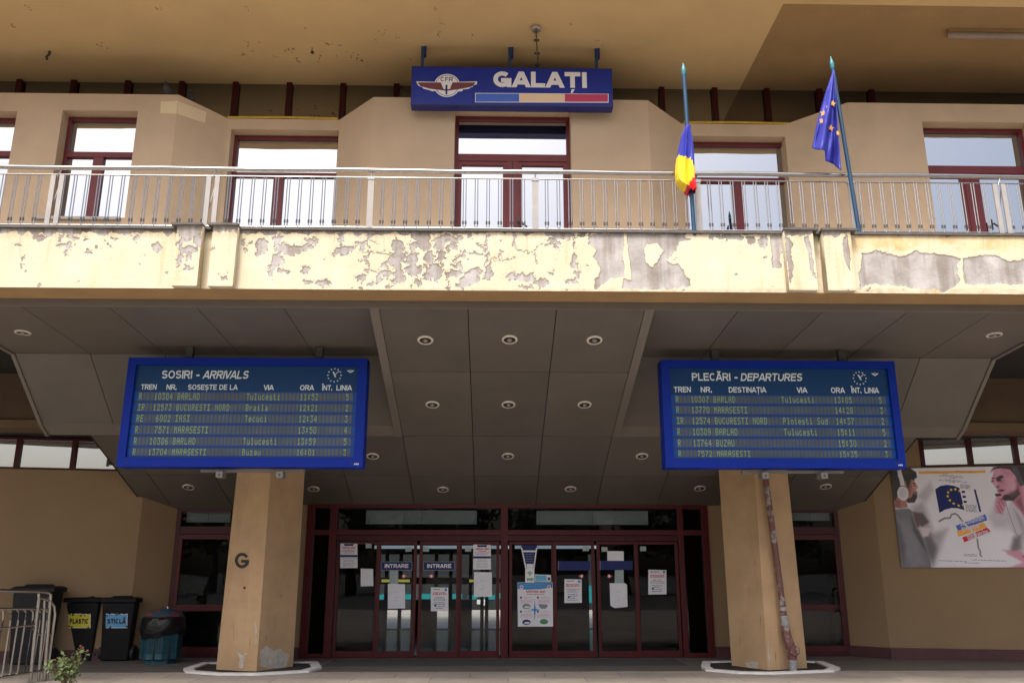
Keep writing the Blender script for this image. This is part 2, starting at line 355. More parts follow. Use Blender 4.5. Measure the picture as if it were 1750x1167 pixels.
    def build(s, name, parent=None, smooth=False, bevel=0.0, label=None):
        me = bpy.data.meshes.new(name); org = Vector(ORG.get(parent.name, (0, 0, 0))) if parent else Vector((0, 0, 0))
        me.from_pydata([(p[0] - org.x, p[1] - org.y, p[2] - org.z) for p in s.v], [], s.f)
        for m in s.mats: me.materials.append(m)
        me.polygons.foreach_set('material_index', s.m)
        if smooth: me.polygons.foreach_set('use_smooth', [True] * len(me.polygons))
        bm = bmesh.new(); bm.from_mesh(me); bmesh.ops.recalc_face_normals(bm, faces=bm.faces[:]); bm.to_mesh(me); bm.free()
        o = bpy.data.objects.new(name, me); COL.objects.link(o)
        if parent: o.parent = parent; ORG[o.name] = tuple(org)
        else: ORG[o.name] = (0, 0, 0)
        if bevel:
            b = o.modifiers.new('bevel', 'BEVEL'); b.width = bevel; b.segments = 2; b.limit_method = 'ANGLE'; b.angle_limit = R(40)
        if smooth:
            try:
                me.set_sharp_from_angle(angle=R(42))
            except Exception: pass
        if label: o['label'] = label
        return o
def thing(name, label, cat, loc=(0, 0, 0), group=None):
    o = bpy.data.objects.new(name, None); COL.objects.link(o); o.location = loc; o.empty_display_size = .2
    ORG[o.name] = tuple(loc); o['label'] = label; o['category'] = cat
    if group: o['group'] = group
    return o
def tag(o, label, cat, group=None):
    o['label'] = label; o['category'] = cat
    if group: o['group'] = group
    return o
def recenter(o):                         # put a one-mesh thing's origin at its own base
    me = o.data; xs = [v.co for v in me.vertices]
    c = Vector(((min(v.x for v in xs) + max(v.x for v in xs)) / 2, (min(v.y for v in xs) + max(v.y for v in xs)) / 2, min(v.z for v in xs)))
    me.transform(Matrix.Translation(-c)); o.location = c
    return o
def structure(o): o['kind'] = 'structure'; return o
def copy_thing(root, loc, label, group=None):
    r = root.copy(); COL.objects.link(r); r.location = loc; r['label'] = label
    if group: r['group'] = group
    for ch in list(root.children):
        c = ch.copy(); COL.objects.link(c); c.parent = r
        for g in list(ch.children):
            d = g.copy(); COL.objects.link(d); d.parent = c
    return r
# ================================================================== SETTING
YF, YD, YW, YR = 10.7, 17.5, 12.8, 13.2      # fascia, doors, upper wall front, upper wall recess
ZT = Z_(875, 397, YF); ZB = Z_(875, 497, YF)  # fascia top / bottom
def ground_mat():
    m = mat('pavers', (.38, .345, .305), .9, var=.16, scale=1.2, bump=.15, bscale=50)
    n, l = m.node_tree.nodes, m.node_tree.links; b = n['Principled BSDF']
    src = b.inputs['Base Color'].links[0].from_socket
    tc = n.new('ShaderNodeTexCoord'); br = n.new('ShaderNodeTexBrick'); br.inputs['Scale'].default_value = 1
    br.inputs['Brick Width'].default_value = 1.2; br.inputs['Row Height'].default_value = .6; br.inputs['Mortar Size'].default_value = .008
    br.inputs['Color1'].default_value = (.85, .85, .85, 1); br.inputs['Color2'].default_value = (1.1, 1.08, 1.05, 1); br.inputs['Mortar'].default_value = (.5, .48, .45, 1)
    l.new(tc.outputs['Object'], br.inputs['Vector'])
    mx = n.new('ShaderNodeMix'); mx.data_type = 'RGBA'; mx.blend_type = 'MULTIPLY'; mx.inputs[0].default_value = 1
    l.new(src, mx.inputs[6]); l.new(br.outputs[0], mx.inputs[7]); l.new(mx.outputs[2], b.inputs['Base Color'])
    return m
M['pavers'] = ground_mat()
M['floor'] = mat('shaded_entrance_stone', (.150, .135, .12), .55, var=.22, scale=2.2, bump=.1, bscale=30)
M['mat_floor'] = mat('door_matting', (.075, .072, .07), .9, var=.2, scale=30)
M['asphalt'] = mat('asphalt', (.10, .095, .09), .95, var=.2, scale=6)
g = MB(); g.box(-400, 400, -400, 400, -.5, -.03, M['asphalt']); structure(g.build('ground'))
g = MB(); g.box(-40, 40, -4, 15.2, -.029, 0, M['pavers']); structure(g.build('pavement'))
g = MB(); g.box(-16, 16, 15.2, YD + .6, -.029, .004, M['floor']); structure(g.build('entrance_floor'))  # dark stone whose colour also carries the porch shadow up to this edge
g = MB(); g.box(X_(560, 1140, 16.6), X_(1165, 1140, 16.6), 15.95, 17.25, .0041, .012, M['mat_floor'])
tag(recenter(g.build('door_mat')), 'wide dark floor mat lying before the glass entrance doors', 'mat')

# ================================================================== STATION BUILDING
B = thing('station_building', 'ochre station building with glazed entrance, peeling balcony and wide roof overhang', 'building', (0, 17, 0))
def P(mb, name, **k): return mb.build(name, B, **k)

# --- roof slab and its two-tone soffit
ZS = 8.45 + 1.6
m = MB(); m.box(-16, 4.18, 10.64, 13.9, ZS, ZS + .5, M['soffit']); P(m, 'roof_soffit')
m = MB(); m.box(4.18, 16, 10.64, 11.35, ZS, ZS + .5, M['soffit']); P(m, 'roof_edge_beam')
m = MB(); m.box(4.18, 16, 11.35, 13.9, ZS, ZS + .5, M['soffit_dark']); P(m, 'roof_soffit', label='dark brown part of the roof soffit')  # darker brown tone right of the joint
m = MB(); m.box(-16, 16, 13.9, 26.6, ZS, ZS + .5, M['concrete']); m.box(-16, 16, 10.64, 26.6, ZS + .5, ZS + .62, M['concrete']); P(m, 'roof')
m = MB(); rs_ = random.Random(9)
for (x, y, r_) in [(420, 70, 3), (416, 94, 3), (432, 88, 2), (443, 72, 2), (470, 98, 2), (492, 88, 4), (508, 101, 3), (533, 86, 5), (545, 101, 4), (562, 74, 3), (575, 98, 2), (580, 78, 2), (172, 78, 4), (523, 50, 2), (600, 95, 3), (612, 101, 4), (640, 70, 2), (655, 55, 3), (678, 64, 2), (756, 40, 3), (752, 58, 3), (806, 62, 2), (745, 18, 2), (976, 42, 2), (272, 15, 3), (20, 43, 3), (50, 15, 2), (630, 108, 2), (425, 15, 2), (1022, 70, 2), (700, 100, 2), (1030, 76, 2)]:
    q = atZ(x, y, ZS)
    for k in range(5):
        c = q + Vector((rs_.gauss(0, .03) * r_ / 3, rs_.gauss(0, .05) * r_ / 3, 0)); rr = rs_.uniform(.005, .015) * r_ / 3
        m.prism([(c.x + rr * math.cos(t) * rs_.uniform(.5, 1.6), c.y + rr * 1.6 * math.sin(t) * rs_.uniform(.5, 1.6), ZS - .002) for t in np.linspace(0, 6.28, 8)[:-1]], (0, 0, .0015), M['speck'])
P(m, 'dirt_specks')['kind'] = 'stuff'
# --- clerestory band
m = MB(); m.box(-16, 16, 13.80, 13.83, 8.8, ZS, M['clerestory']); cl = P(m, 'clerestory_glass')
x0 = X_(494, 160, 13.75)
for k in range(-11, 12):
    x = x0 + .955 * k; m = MB(); m.box(x - .047, x + .047, 13.72, 13.797, 8.8, ZS - .003, M['red_dark']); m.build('clerestory_mullion', B)

# --- upper wall (plan in straight bays and chamfers)
ZW = Z_(875, 169, YW); ZWR = Z_(480, 204, YR); Z0W = ZT - .1
def wall(mb, xa, xb, yf, th, z0, z1, openings, m):
    xs = xa
    for (oa, ob, za, zb) in sorted(openings):
        if oa > xs: mb.box(xs, oa, yf, yf + th, z0, z1, m)
        if zb < z1: mb.box(oa, ob, yf, yf + th, zb, z1, m)
        if za > z0: mb.box(oa, ob, yf, yf + th, z0, za, m)
        xs = ob
    if xs < xb: mb.box(xs, xb, yf, yf + th, z0, z1, m)
def chamfer(mb, xa, ya, za, xb, yb, zb, th, z0, m):
    vs = [(xa, ya, z0), (xb, yb, z0), (xb, yb + th, z0), (xa, ya + th, z0), (xa, ya, za), (xb, yb, zb), (xb, yb + th, zb), (xa, ya + th, za)]
    mb.add(vs, [(0, 3, 2, 1), (4, 5, 6, 7), (0, 1, 5, 4), (1, 2, 6, 5), (2, 3, 7, 6), (3, 0, 4, 7)], m)
xL1, xL2 = X_(290, 300, YW), X_(381, 300, YR)
xC1, xC2 = X_(577, 260, YR), X_(634, 260, YW)
xC3, xC4 = X_(1111, 260, YW), X_(1167, 260, YR)
xR1, xR2 = X_(1348, 300, YR), X_(1462, 300, YW)
zf = Z_(875, 393, YW) - .02                    # balcony floor level seen at the wall foot
floor_z = ZT - .08
wz = lambda y, Y: Z_(875, y, Y)
G1, G2 = YW + .21, YR + .20
sill = wz(378, YW)
W1 = (X_(25, 300, G1) - 1.32, X_(25, 300, G1), sill, wz(200, YW))
W2 = (X_(105, 300, G1) - .02, X_(222, 300, YW), sill, wz(197, YW))
W4 = (X_(775.5, 300, YW), X_(977, 300, YW), floor_z + .02, wz(188, YW))
W6 = (X_(1588, 300, YW), X_(1760, 300, G1), floor_z + .02, wz(200, YW))
W3 = (X_(388, 300, YR), xC1 + .01, floor_z + .02, wz(226, YR))
W5 = (xC4 + .02, X_(1347, 300, G2), floor_z + .02, wz(229, YR))
mats = M['wall']
m = MB(); wall(m, -16, xL1, YW, .45, Z0W, ZW, [W1, W2], mats)
chamfer(m, xL1, YW, ZW, xL2, YR, ZWR, .45, Z0W, mats)
wall(m, xL2, xC1, YR, .45, Z0W, ZWR, [W3], mats)
chamfer(m, xC1, YR, ZWR, xC2, YW, ZW, .45, Z0W, mats)
wall(m, xC2, xC3, YW, .45, Z0W, ZW, [W4], mats)
chamfer(m, xC3, YW, ZW, xC4, YR, ZWR, .45, Z0W, mats)
wall(m, xC4, xR1, YR, .45, Z0W, ZWR, [W5], mats)
chamfer(m, xR1, YR, ZWR, xR2, YW, ZW, .45, Z0W, mats)
wall(m, xR2, 16, YW, .45, Z0W, ZW, [W6], mats)
uw = P(m, 'upper_wall')
m = MB(); m.box(-16, 16, YR + .46, 13.79, 8.7, ZWR - .02, M['wall']); P(m, 'wall_ledge')
m = MB(); fp = front(YW)                        # fresh cream repair at the left bay corner
m.pxpoly(fp, [(275, 174), (303.5, 173), (302, 195), (274, 194)], .003, M['wall_patch'], .004)
ch = Plane((xL1, YW, 0), (xL2 - xL1, YR - YW, 0), (0, 0, 1))
m.pxpoly(ch, [(304, 173), (353, 192), (350, 211), (303, 195)], .003, M['wall_patch'], .004); P(m, 'repaint_patch')
m = MB(); m.box(W2[0] - .16, W2[1] - .06, YW - .05, YW + .3, sill - .045, sill - .002, M['white_metal'])
P(m, 'window_sill')
m = MB(); m.box(W1[0] - .1, W1[1] - .06, YW - .05, YW + .3, sill - .045, sill - .002, M['white_metal']); P(m, 'window_sill')

def upper_window(o, Y, ytop_px, tr0, tr1, mull_px, door=False, handle=None, wide=.058):
    x0, x1, z0, z1 = o; zt = z1 - .012
    t0, t1 = wz(tr1, Y), wz(tr0, Y); mx = X_(mull_px, 330, Y); mw = .085 if not door else .10
    m = MB(); r = M['red_up']
    m.box(x0, x0 + wide, Y, Y + .08, z0, zt, r); m.box(x1 - wide, x1, Y, Y + .08, z0, zt, r)
    m.box(x0 + wide, x1 - wide, Y + .002, Y + .078, zt - wide, zt, r); m.box(x0 + wide, x1 - wide, Y + .002, Y + .078, z0, z0 + wide, r)
    m.box(x0 + wide, x1 - wide, Y - .004, Y + .078, t0, t1, r); m.box(mx - mw, mx + mw, Y + .001, Y + .076, z0 + wide, t0, r)
    if door:
        for a, b in ((x0 + wide, mx - mw), (mx + mw, x1 - wide)):
            m.box(a, a + .06, Y + .012, Y + .07, z0 + wide, t0, r); m.box(b - .06, b, Y + .012, Y + .07, z0 + wide, t0, r)
            m.box(a + .06, b - .06, Y + .012, Y + .07, t0 - .07, t0, r); m.box(a + .06, b - .06, Y + .012, Y + .07, z0 + wide, z0 + wide + .1, r)
        m.box(mx - .006, mx + .006, Y - .003, Y + .002, z0 + wide, t0, M['red_dark'])
    f = m.build('balcony_door' if door else 'window', B, bevel=.006)
    for a, b, c, d in ((x0 + wide, x1 - wide, t1, zt - wide), (x0 + wide, mx - mw, z0 + wide, t0), (mx + mw, x1 - wide, z0 + wide, t0)):
        p = MB(); p.box(a, b, Y + .05, Y + .056, c, d, M['mirror']); p.build('pane', f)
    if handle:
        h = MB(); a = atY(handle[0], handle[1], Y - .02)
        h.bar(a + Vector((0, 0, .09)), a - Vector((0, 0, .09)), .03, .02, M['dark_metal'])
        h.tube([a, a + Vector((0, -.05, 0)), a + Vector((.14, -.05, -.10))], .016, M['dark_metal']); h.build('handle', f)
    b_ = MB(); b_.box(x0, x1, Y + .085, Y + .1, z0, z1, M['gap']); b_.build('backing', f)
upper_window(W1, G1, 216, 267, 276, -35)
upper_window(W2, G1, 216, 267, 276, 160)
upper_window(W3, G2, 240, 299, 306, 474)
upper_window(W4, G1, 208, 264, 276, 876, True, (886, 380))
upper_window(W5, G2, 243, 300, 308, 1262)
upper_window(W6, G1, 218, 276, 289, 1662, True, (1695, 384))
# --- intermediate slab over the entrance, end walls
m = MB(); m.box(-16, 16, YF + .46, 26.6, ZB + .12, ZT - .09, M['concrete']); P(m, 'balcony_slab')
m = MB(); m.box(-16.3, -16, 13.3, 26.6, -.02, ZS, M['lower_wall']); m.box(16, 16.3, 13.3, 26.6, -.02, ZS, M['lower_wall']); P(m, 'end_wall')

# --- peeling fascia -------------------------------------------------
nrng = np.random.RandomState(3)
LAT = nrng.rand(256, 256)
def vnoise(x, y):
    xi = np.floor(x).astype(int); yi = np.floor(y).astype(int); fx = x - xi; fy = y - yi
    fx = fx * fx * (3 - 2 * fx); fy = fy * fy * (3 - 2 * fy)
    a = LAT[yi % 256, xi % 256]; b = LAT[yi % 256, (xi + 1) % 256]; c = LAT[(yi + 1) % 256, xi % 256]; d = LAT[(yi + 1) % 256, (xi + 1) % 256]
    return (a * (1 - fx) + b * fx) * (1 - fy) + (c * (1 - fx) + d * fx) * fy
def fbm(x, y, o=4):
    s = 0; a = .5
    for k in range(o): s = s + a * (vnoise(x * 2 ** k + 17.3 * k, y * 2 ** k + 5.7 * k) - .5); a *= .55
    return s
S1, S4, S5 = 3.977, 5.833, 5.0
BL = []; CR = []; PG = []; NEG = []
def bl(ox, oy, s, L):
    for (u, v, a, b) in L: BL.append((ox + u / s, oy + v / s, a / s, b / s))
def pg(ox, oy, s, L, out=PG): out.append([(ox + u / s, oy + v / s) for u, v in L])
def cr(ox, oy, s, LL):
    for L in LL: CR.append([(ox + u / s, oy + v / s) for u, v in L])
bl(0, 380, S1, [(262,110,35,18),(405,112,12,15),(490,105,35,18),(440,155,42,14),(458,212,14,18),(592,112,10,10),(605,198,18,25),(780,110,14,10),(922,100,15,20),(1070,172,25,30),(110,150,10,6),(150,245,8,16),(168,223,6,5),(148,298,8,5),(257,435,10,18),(660,175,8,5),(745,155,8,6),(740,245,6,5),(985,225,8,5),(1130,345,4,4),(1260,95,50,28),(1350,110,35,48),(1225,190,16,60),(1208,250,13,40),(1290,190,60,22),(1275,235,16,18),(1272,308,22,14),(1300,318,10,8),(1450,180,8,13),(1520,378,18,15),(1482,352,8,6),(1655,135,12,18),(1700,143,15,8),(1670,180,15,12)])
bl(400, 380, S1, [(190,165,42,48),(175,200,28,28),(218,180,18,20),(300,110,28,18),(300,180,13,60),(345,180,36,32),(390,200,28,32),(430,185,36,22),(510,125,23,14),(490,165,42,15),(550,130,16,12),(285,255,23,27),(270,300,32,36),(255,350,13,28),(318,265,16,26),(343,336,28,14),(485,325,20,25),(505,405,28,16),(612,415,46,22),(720,105,18,50),(745,195,50,27),(690,215,23,15),(790,185,32,18),(835,150,25,18),(880,170,14,28),(850,85,7,18),(858,382,36,22),(905,335,13,18),(930,415,25,9),(985,370,17,40),(1040,350,34,25),(1030,300,22,16),(1055,430,14,8),(1110,170,36,55),(1110,270,25,75),(1130,370,32,52),(1070,260,16,34),(1215,260,36,52),(1230,330,52,34),(1220,160,16,25),(1290,140,45,60),(1330,240,32,42),(1360,320,50,34),(1350,370,48,26),(1410,230,28,34),(1400,140,40,50),(1450,100,35,22),(1490,170,28,18),(1256,408,18,16),(1540,110,22,18),(1610,100,9,17),(1600,390,70,44),(1500,350,38,26),(1640,330,38,26),(1730,350,22,44),(1560,430,36,14),(1540,290,14,23)])
bl(780, 380, S1, [(415,370,68,22),(490,375,36,18),(570,415,50,30),(480,440,38,11),(650,120,34,22),(700,90,40,22),(755,95,45,20),(690,155,22,13),(860,95,25,8),(805,260,14,32),(800,295,28,16),(825,355,9,18),(785,400,40,17),(650,338,18,7),(295,225,9,9),(298,127,8,6),(400,160,11,22)])
cr(400, 380, S1, [[(905,200),(1000,215)],[(870,160),(940,115),(990,155)],[(905,210),(900,260),(915,310),(960,350)],[(1020,215),(1090,220)],[(1500,290),(1505,230),(1560,195),(1650,210),(1720,240),(1740,300)],[(1730,100),(1700,160),(1720,210),(1725,250)],[(1640,150),(1700,155)],[(1290,300),(1350,270),(1410,265),(1430,330),(1455,370),(1455,430)],[(1170,330),(1250,300)],[(850,260),(900,260)],[(300,80),(305,240)]])
cr(780, 380, S1, [[(220,80),(205,150),(215,210),(210,250),(190,310)],[(215,255),(300,250),(360,260),(405,235)],[(400,75),(400,180),(440,190),(480,215),(520,205),(555,150),(600,145)],[(520,205),(545,240),(540,270)],[(135,135),(200,160)],[(600,145),(660,160),(700,190)],[(805,80),(803,190)],[(390,320),(395,350)]])
pg(780, 380, S1, [(930,80),(1140,70),(1140,180),(1130,250),(1145,375),(1100,370),(1040,385),(1000,420),(960,450),(940,450),(935,390),(970,370),(980,310),(935,235),(955,190),(895,140),(900,115)])
pg(780, 380, S1, [(1165,75),(1500,85),(1590,115),(1510,130),(1490,190),(1430,260),(1470,295),(1510,285),(1560,375),(1595,385),(1590,435),(1400,455),(1130,455),(1135,390),(1190,400),(1190,290),(1170,170)])
pg(780, 380, S1, [(1285,140),(1370,145),(1410,185),(1385,240),(1335,310),(1290,280),(1275,200)], NEG)
bl(1160, 380, S4, [(330,130,26,32),(420,140,75,22),(560,150,85,32),(715,180,45,36),(835,190,42,50)])
pg(1160, 380, S4, [(905,125),(1030,125),(1035,280),(1000,390),(1025,420),(1010,460),(945,440),(920,280)])
pg(1160, 380, S4, [(1060,140),(1110,150),(1140,230),(1120,320),(1140,480),(1110,610),(1090,420)])
pg(1160, 380, S4, [(1260,150),(1300,130),(1360,560),(1320,480),(1280,260)])
pg(1160, 380, S4, [(1640,150),(1680,120),(1715,470),(1660,380),(1640,280)])
pg(1400, 380, S5, [(370,270),(480,248),(560,265),(700,290),(840,250),(960,275),(1170,295),(1210,320),(1180,360),(1190,440),(1200,500),(1150,560),(1060,590),(900,560),(800,555),(600,530),(540,530),(480,515),(420,540),(350,560),(340,465),(360,390)])
pg(1400, 380, S5, [(1230,320),(1350,290),(1480,285),(1620,330),(1800,310),(1800,525),(1400,530),(1250,530),(1240,450)])
def polyfield(px, py, poly, soft):
    ins = np.zeros(px.shape, bool); dist = np.full(px.shape, 1e9); n = len(poly)
    for i in range(n):
        (x1, y1), (x2, y2) = poly[i], poly[(i + 1) % n]
        c = ((y1 > py) != (y2 > py)) & (px < (x2 - x1) * (py - y1) / (y2 - y1 + 1e-9) + x1); ins ^= c
        dx, dy = x2 - x1, y2 - y1; t = np.clip(((px - x1) * dx + (py - y1) * dy) / (dx * dx + dy * dy + 1e-9), 0, 1)
        dist = np.minimum(dist, np.hypot(px - x1 - t * dx, py - y1 - t * dy))
    return np.where(ins, dist, -dist) / soft
def peel_field(px, py):
    wx = px + 12 * fbm(px / 9, py / 9 + 40) + 9 * fbm(px / 3.2, py / 3.2); wy = py + 12 * fbm(px / 9 + 80, py / 9) + 9 * fbm(px / 3.2 + 9, py / 3.2 + 70)
    F = np.full(px.shape, -3.0)
    for (x, y, a, b) in BL:
        s = np.abs(wx - x) < 3 * a + 3
        r = np.hypot((wx[s] - x) / a, (wy[s] - y) / b); F[s] = np.maximum(F[s], (1 - r) * min(a, b) / 3)
    for L in CR:
        for (x1, y1), (x2, y2) in zip(L, L[1:]):
            s = (wx > min(x1, x2) - 5) & (wx < max(x1, x2) + 5)
            dx, dy = x2 - x1, y2 - y1; t = np.clip(((wx[s] - x1) * dx + (wy[s] - y1) * dy) / (dx * dx + dy * dy), 0, 1)
            F[s] = np.maximum(F[s], .9 - np.hypot(wx[s] - x1 - t * dx, wy[s] - y1 - t * dy))
    vx = px + 7 * fbm(px / 13, py / 13 + 40) + 3 * fbm(px / 4, py / 4); vy = py + 7 * fbm(px / 13 + 80, py / 13) + 3 * fbm(px / 4 + 9, py / 4 + 70)
    for p in PG: F = np.maximum(F, polyfield(vx, vy, p, 2))
    for p in NEG: F = np.minimum(F, -polyfield(vx, vy, p, 2))
    # ragged top lip and fine flaking in the middle stretch
    F = np.maximum(F, (398.5 - py) / 3 + 6.5 * fbm(px / 12, py / 40 + 3))
    mid = np.exp(-((px - 730) / 105) ** 2)
    F = np.maximum(F, (fbm(px / 15, py / 13 + 200, 5) * 9 - 2.2 + 1.0 * mid - 1.2 * (1 - mid)))
    F = F + .22 + 1.8 * fbm(px / 4, py / 4 + 11)
    return 1 / (1 + np.exp(-np.clip(F * 3.2, -30, 30)))
def projpx(X, Y, Z):
    d = np.stack([X - CAM.x, Y - CAM.y, Z - CAM.z], -1); zc = d @ np.array(FW)
    return 875 + F * (d @ np.array(RT)) / zc, 583.5 - F * (d @ np.array(UP)) / zc
def fascia_mat():
    m = bpy.data.materials.new('peeling_cream_paint'); m.use_nodes = True; n, l = m.node_tree.nodes, m.node_tree.links; b = n['Principled BSDF']
    b.inputs['Roughness'].default_value = .9
    tc = n.new('ShaderNodeTexCoord'); at = n.new('ShaderNodeAttribute'); at.attribute_name = 'peel'
    def noise(s, d=8, vec=None):
        k = n.new('ShaderNodeTexNoise'); k.inputs['Scale'].default_value = s; k.inputs['Detail'].default_value = d
        l.new(vec or tc.outputs['Object'], k.inputs['Vector']); return k.outputs['Fac']
    def ramp(src, p0, c0, p1, c1):
        r = n.new('ShaderNodeValToRGB'); e = r.color_ramp.elements; e[0].position, e[1].position = p0, p1
        e[0].color, e[1].color = (*c0, 1), (*c1, 1); l.new(src, r.inputs[0]); return r.outputs[0]
    def mix(f, a, c, mode='MIX'):
        x = n.new('ShaderNodeMix'); x.data_type = 'RGBA'; x.blend_type = mode
        l.new(f, x.inputs[0]) if hasattr(f, 'links') else setattr(x.inputs[0], 'default_value', f)
        l.new(a, x.inputs[6]); l.new(c, x.inputs[7]); return x.outputs[2]
    mp = n.new('ShaderNodeMapping'); mp.inputs['Scale'].default_value = (6, 6, .5); l.new(tc.outputs['Object'], mp.inputs[0])
    paint = ramp(noise(2.0), .3, (.60, .53, .375), .7, (.67, .605, .46))
    rust = ramp(noise(1.0, 4, mp.outputs[0]), .60, (1, 1, 1), .78, (1.0, .80, .62))
    paint = mix(1.0, paint, rust, 'MULTIPLY')
    sn = n.new('ShaderNodeAttribute'); sn.attribute_name = 'ochre'
    och = ramp(noise(3.0), .35, (.50, .35, .15), .7, (.76, .60, .33))
    paint = mix(sn.outputs['Fac'], paint, och)
    conc = ramp(noise(4.5), .32, (.33, .31, .295), .68, (.48, .465, .46))
    grime = ramp(noise(1.2, 5, mp.outputs[0]), -.0 + .36, (.72, .67, .62), .52, (1, 1, 1))
    conc = mix(1.0, conc, grime, 'MULTIPLY')
    e0 = ramp(at.outputs['Fac'], .40, (0, 0, 0), .55, (1, 1, 1))
    col = mix(e0, paint, conc)
    ed = n.new('ShaderNodeValToRGB'); el = ed.color_ramp.elements; el[0].position = .42; el[1].position = .85
    el[0].color = (1, 1, 1, 1); el[1].color = (1, 1, 1, 1); x = el.new(.56); x.color = (.52, .46, .40, 1); l.new(at.outputs['Fac'], ed.inputs[0])
    col = mix(1.0, col, ed.outputs[0], 'MULTIPLY')
    gn = n.new('ShaderNodeAttribute'); gn.attribute_name = 'grime'; gc = n.new('ShaderNodeRGB'); gc.outputs[0].default_value = (.52, .45, .36, 1); w1 = n.new('ShaderNodeRGB'); w1.outputs[0].default_value = (1, 1, 1, 1)
    col = mix(1.0, col, mix(gn.outputs['Fac'], w1.outputs[0], gc.outputs[0]), 'MULTIPLY')
    l.new(col, b.inputs['Base Color'])
    bp = n.new('ShaderNodeBump'); bp.inputs['Strength'].default_value = .35; bp.inputs['Distance'].default_value = .015
    l.new(noise(30), bp.inputs['Height']); l.new(bp.outputs[0], b.inputs['Normal'])
    return m
M['fascia'] = fascia_mat()
def fascia_grid(x0, x1, Y, z0, z1, step=.0105):
    nx = int((x1 - x0) / step) + 1; nz = int((z1 - z0) / step) + 1
    X, Z = np.meshgrid(np.linspace(x0, x1, nx), np.linspace(z0, z1, nz)); Y_ = np.full(X.shape, Y)
    px, py = projpx(X, Y_, Z); pe = peel_field(px, py)
    och = np.clip((px - 1440) / 25, 0, 1) * np.clip((432 - py) / 12 + 3 * fbm(px / 20, py / 14), 0, 1) * np.clip(.62 + 1.8 * fbm(px / 30, py / 30 + 90), 0, 1)
    Yd = Y_ + .009 * pe - .003 * np.exp(-((pe - .22) / .16) ** 2) + .004 * fbm(X * 6, Z * 6) + .003 * fbm(X * 25, Z * 25) * pe
    vs = np.stack([X, Yd, Z], -1).reshape(-1, 3)
    idx = np.arange(nx * nz).reshape(nz, nx)
    fs = np.stack([idx[:-1, :-1], idx[:-1, 1:], idx[1:, 1:], idx[1:, :-1]], -1).reshape(-1, 4)
    gr = np.clip((409 - py) / 14, 0, 1) * np.clip(.55 + 1.6 * fbm(px / 6, py / 60), 0, 1) + .5 * np.clip((fbm(px / 4, py / 160 + 30) - .10) * 5, 0, 1) * np.clip((450 - py) / 60, 0, 1)
    gr = np.maximum(gr, .6 * np.clip((py - 491) / 5, 0, 1) * np.clip(.5 + 1.5 * fbm(px / 9, py / 9), 0, 1))
    return vs, fs, pe.ravel(), och.ravel(), np.clip(gr, 0, 1).ravel()
def build_grid(name, grids, boxes, label=None):
    V = []; Fc = []; A = []; O = []; GR = []; k = 0
    for vs, fs, pe, oc, gr in grids: V.append(vs); Fc.append(fs + k); k += len(vs); A.append(pe); O.append(oc); GR.append(gr)
    for (a, b, c, d, e, f) in boxes:     # (x0,x1,y0,y1,z0,z1) bodies behind the skin, front left open
        vs = np.array([(x, y, z) for z in (e, f) for y in (c, d) for x in (a, b)], float)
        V.append(vs); Fc.append(np.array([(0, 2, 3, 1), (4, 5, 7, 6), (2, 6, 7, 3), (0, 4, 6, 2), (1, 3, 7, 5)]) + k); k += 8
        A.append(np.zeros(8)); O.append(np.zeros(8)); GR.append(np.zeros(8))
    V = np.concatenate(V); Fc = np.concatenate(Fc); A = np.concatenate(A); O = np.concatenate(O)
    V = V - np.array(ORG[B.name])
    me = bpy.data.meshes.new(name); me.vertices.add(len(V)); me.vertices.foreach_set('co', V.astype('f').ravel())
    me.loops.add(Fc.size); me.loops.foreach_set('vertex_index', Fc.ravel().astype('i'))
    me.polygons.add(len(Fc)); me.polygons.foreach_set('loop_start', np.arange(0, Fc.size, 4).astype('i')); me.update(calc_edges=True)
    at = me.attributes.new('peel', 'FLOAT', 'POINT'); at.data.foreach_set('value', A.astype('f'))
    at = me.attributes.new('ochre', 'FLOAT', 'POINT'); at.data.foreach_set('value', O.astype('f'))
    at = me.attributes.new('grime', 'FLOAT', 'POINT'); at.data.foreach_set('value', np.concatenate(GR).astype('f'))
    me.materials.append(M['fascia']); me.validate()
    o = bpy.data.objects.new(name, me); COL.objects.link(o); o.parent = B; ORG[o.name] = ORG[B.name]
    if label: o['label'] = label
    return o
YU = YF + .45
YP = YF - .115
sl = [(X_(340, 450, YP), X_(358, 450, YP)), (X_(1394, 450, YP), X_(1411, 450, YP))]
segs = [(-7.6, sl[0][0], YF), (sl[0][0], sl[0][1], YF + .045), (sl[0][1], sl[1][0], YF), (sl[1][0], sl[1][1], YF + .045), (sl[1][1], 8.2, YF)]
build_grid('balcony_fascia', [fascia_grid(p, q, y, ZB, ZT, .009) for p, q, y in segs],
           [(p, q, y + .014, YU, ZB + .012, ZT) for p, q, y in segs] + [(-16, -7.6, YF, YU, ZB, ZT), (8.2, 16, YF, YU, ZB, ZT)])
YP = YF - .115
for (a, b) in ((296, 340), (358, 401), (1345, 1394), (1411, 1459)):
    xa, xb = X_(a, 450, YP), X_(b, 450, YP)
    build_grid('fascia_pilaster', [fascia_grid(xa, xb, YP, ZB, ZT + .01)], [(xa, xb, YP + .004, YF + .02, ZB + .004, ZT + .01)])
m = MB(); m.box(-16, 16, YF + .012, YU, ZB - .004, ZB + .009, M['beam']); P(m, 'fascia_underside')
m = MB(); m.box(-16, 16, YF - .03, YF + .5, ZT + .002, ZT + .035, M['coping'])
for (a, b) in ((292, 345), (355, 406), (1340, 1398), (1404, 1464)):
    m.box(X_(a, 398, YP), X_(b, 398, YP), YP - .03, YF - .032, ZT + .012, ZT + .042, M['coping'])
P(m, 'fascia_coping')

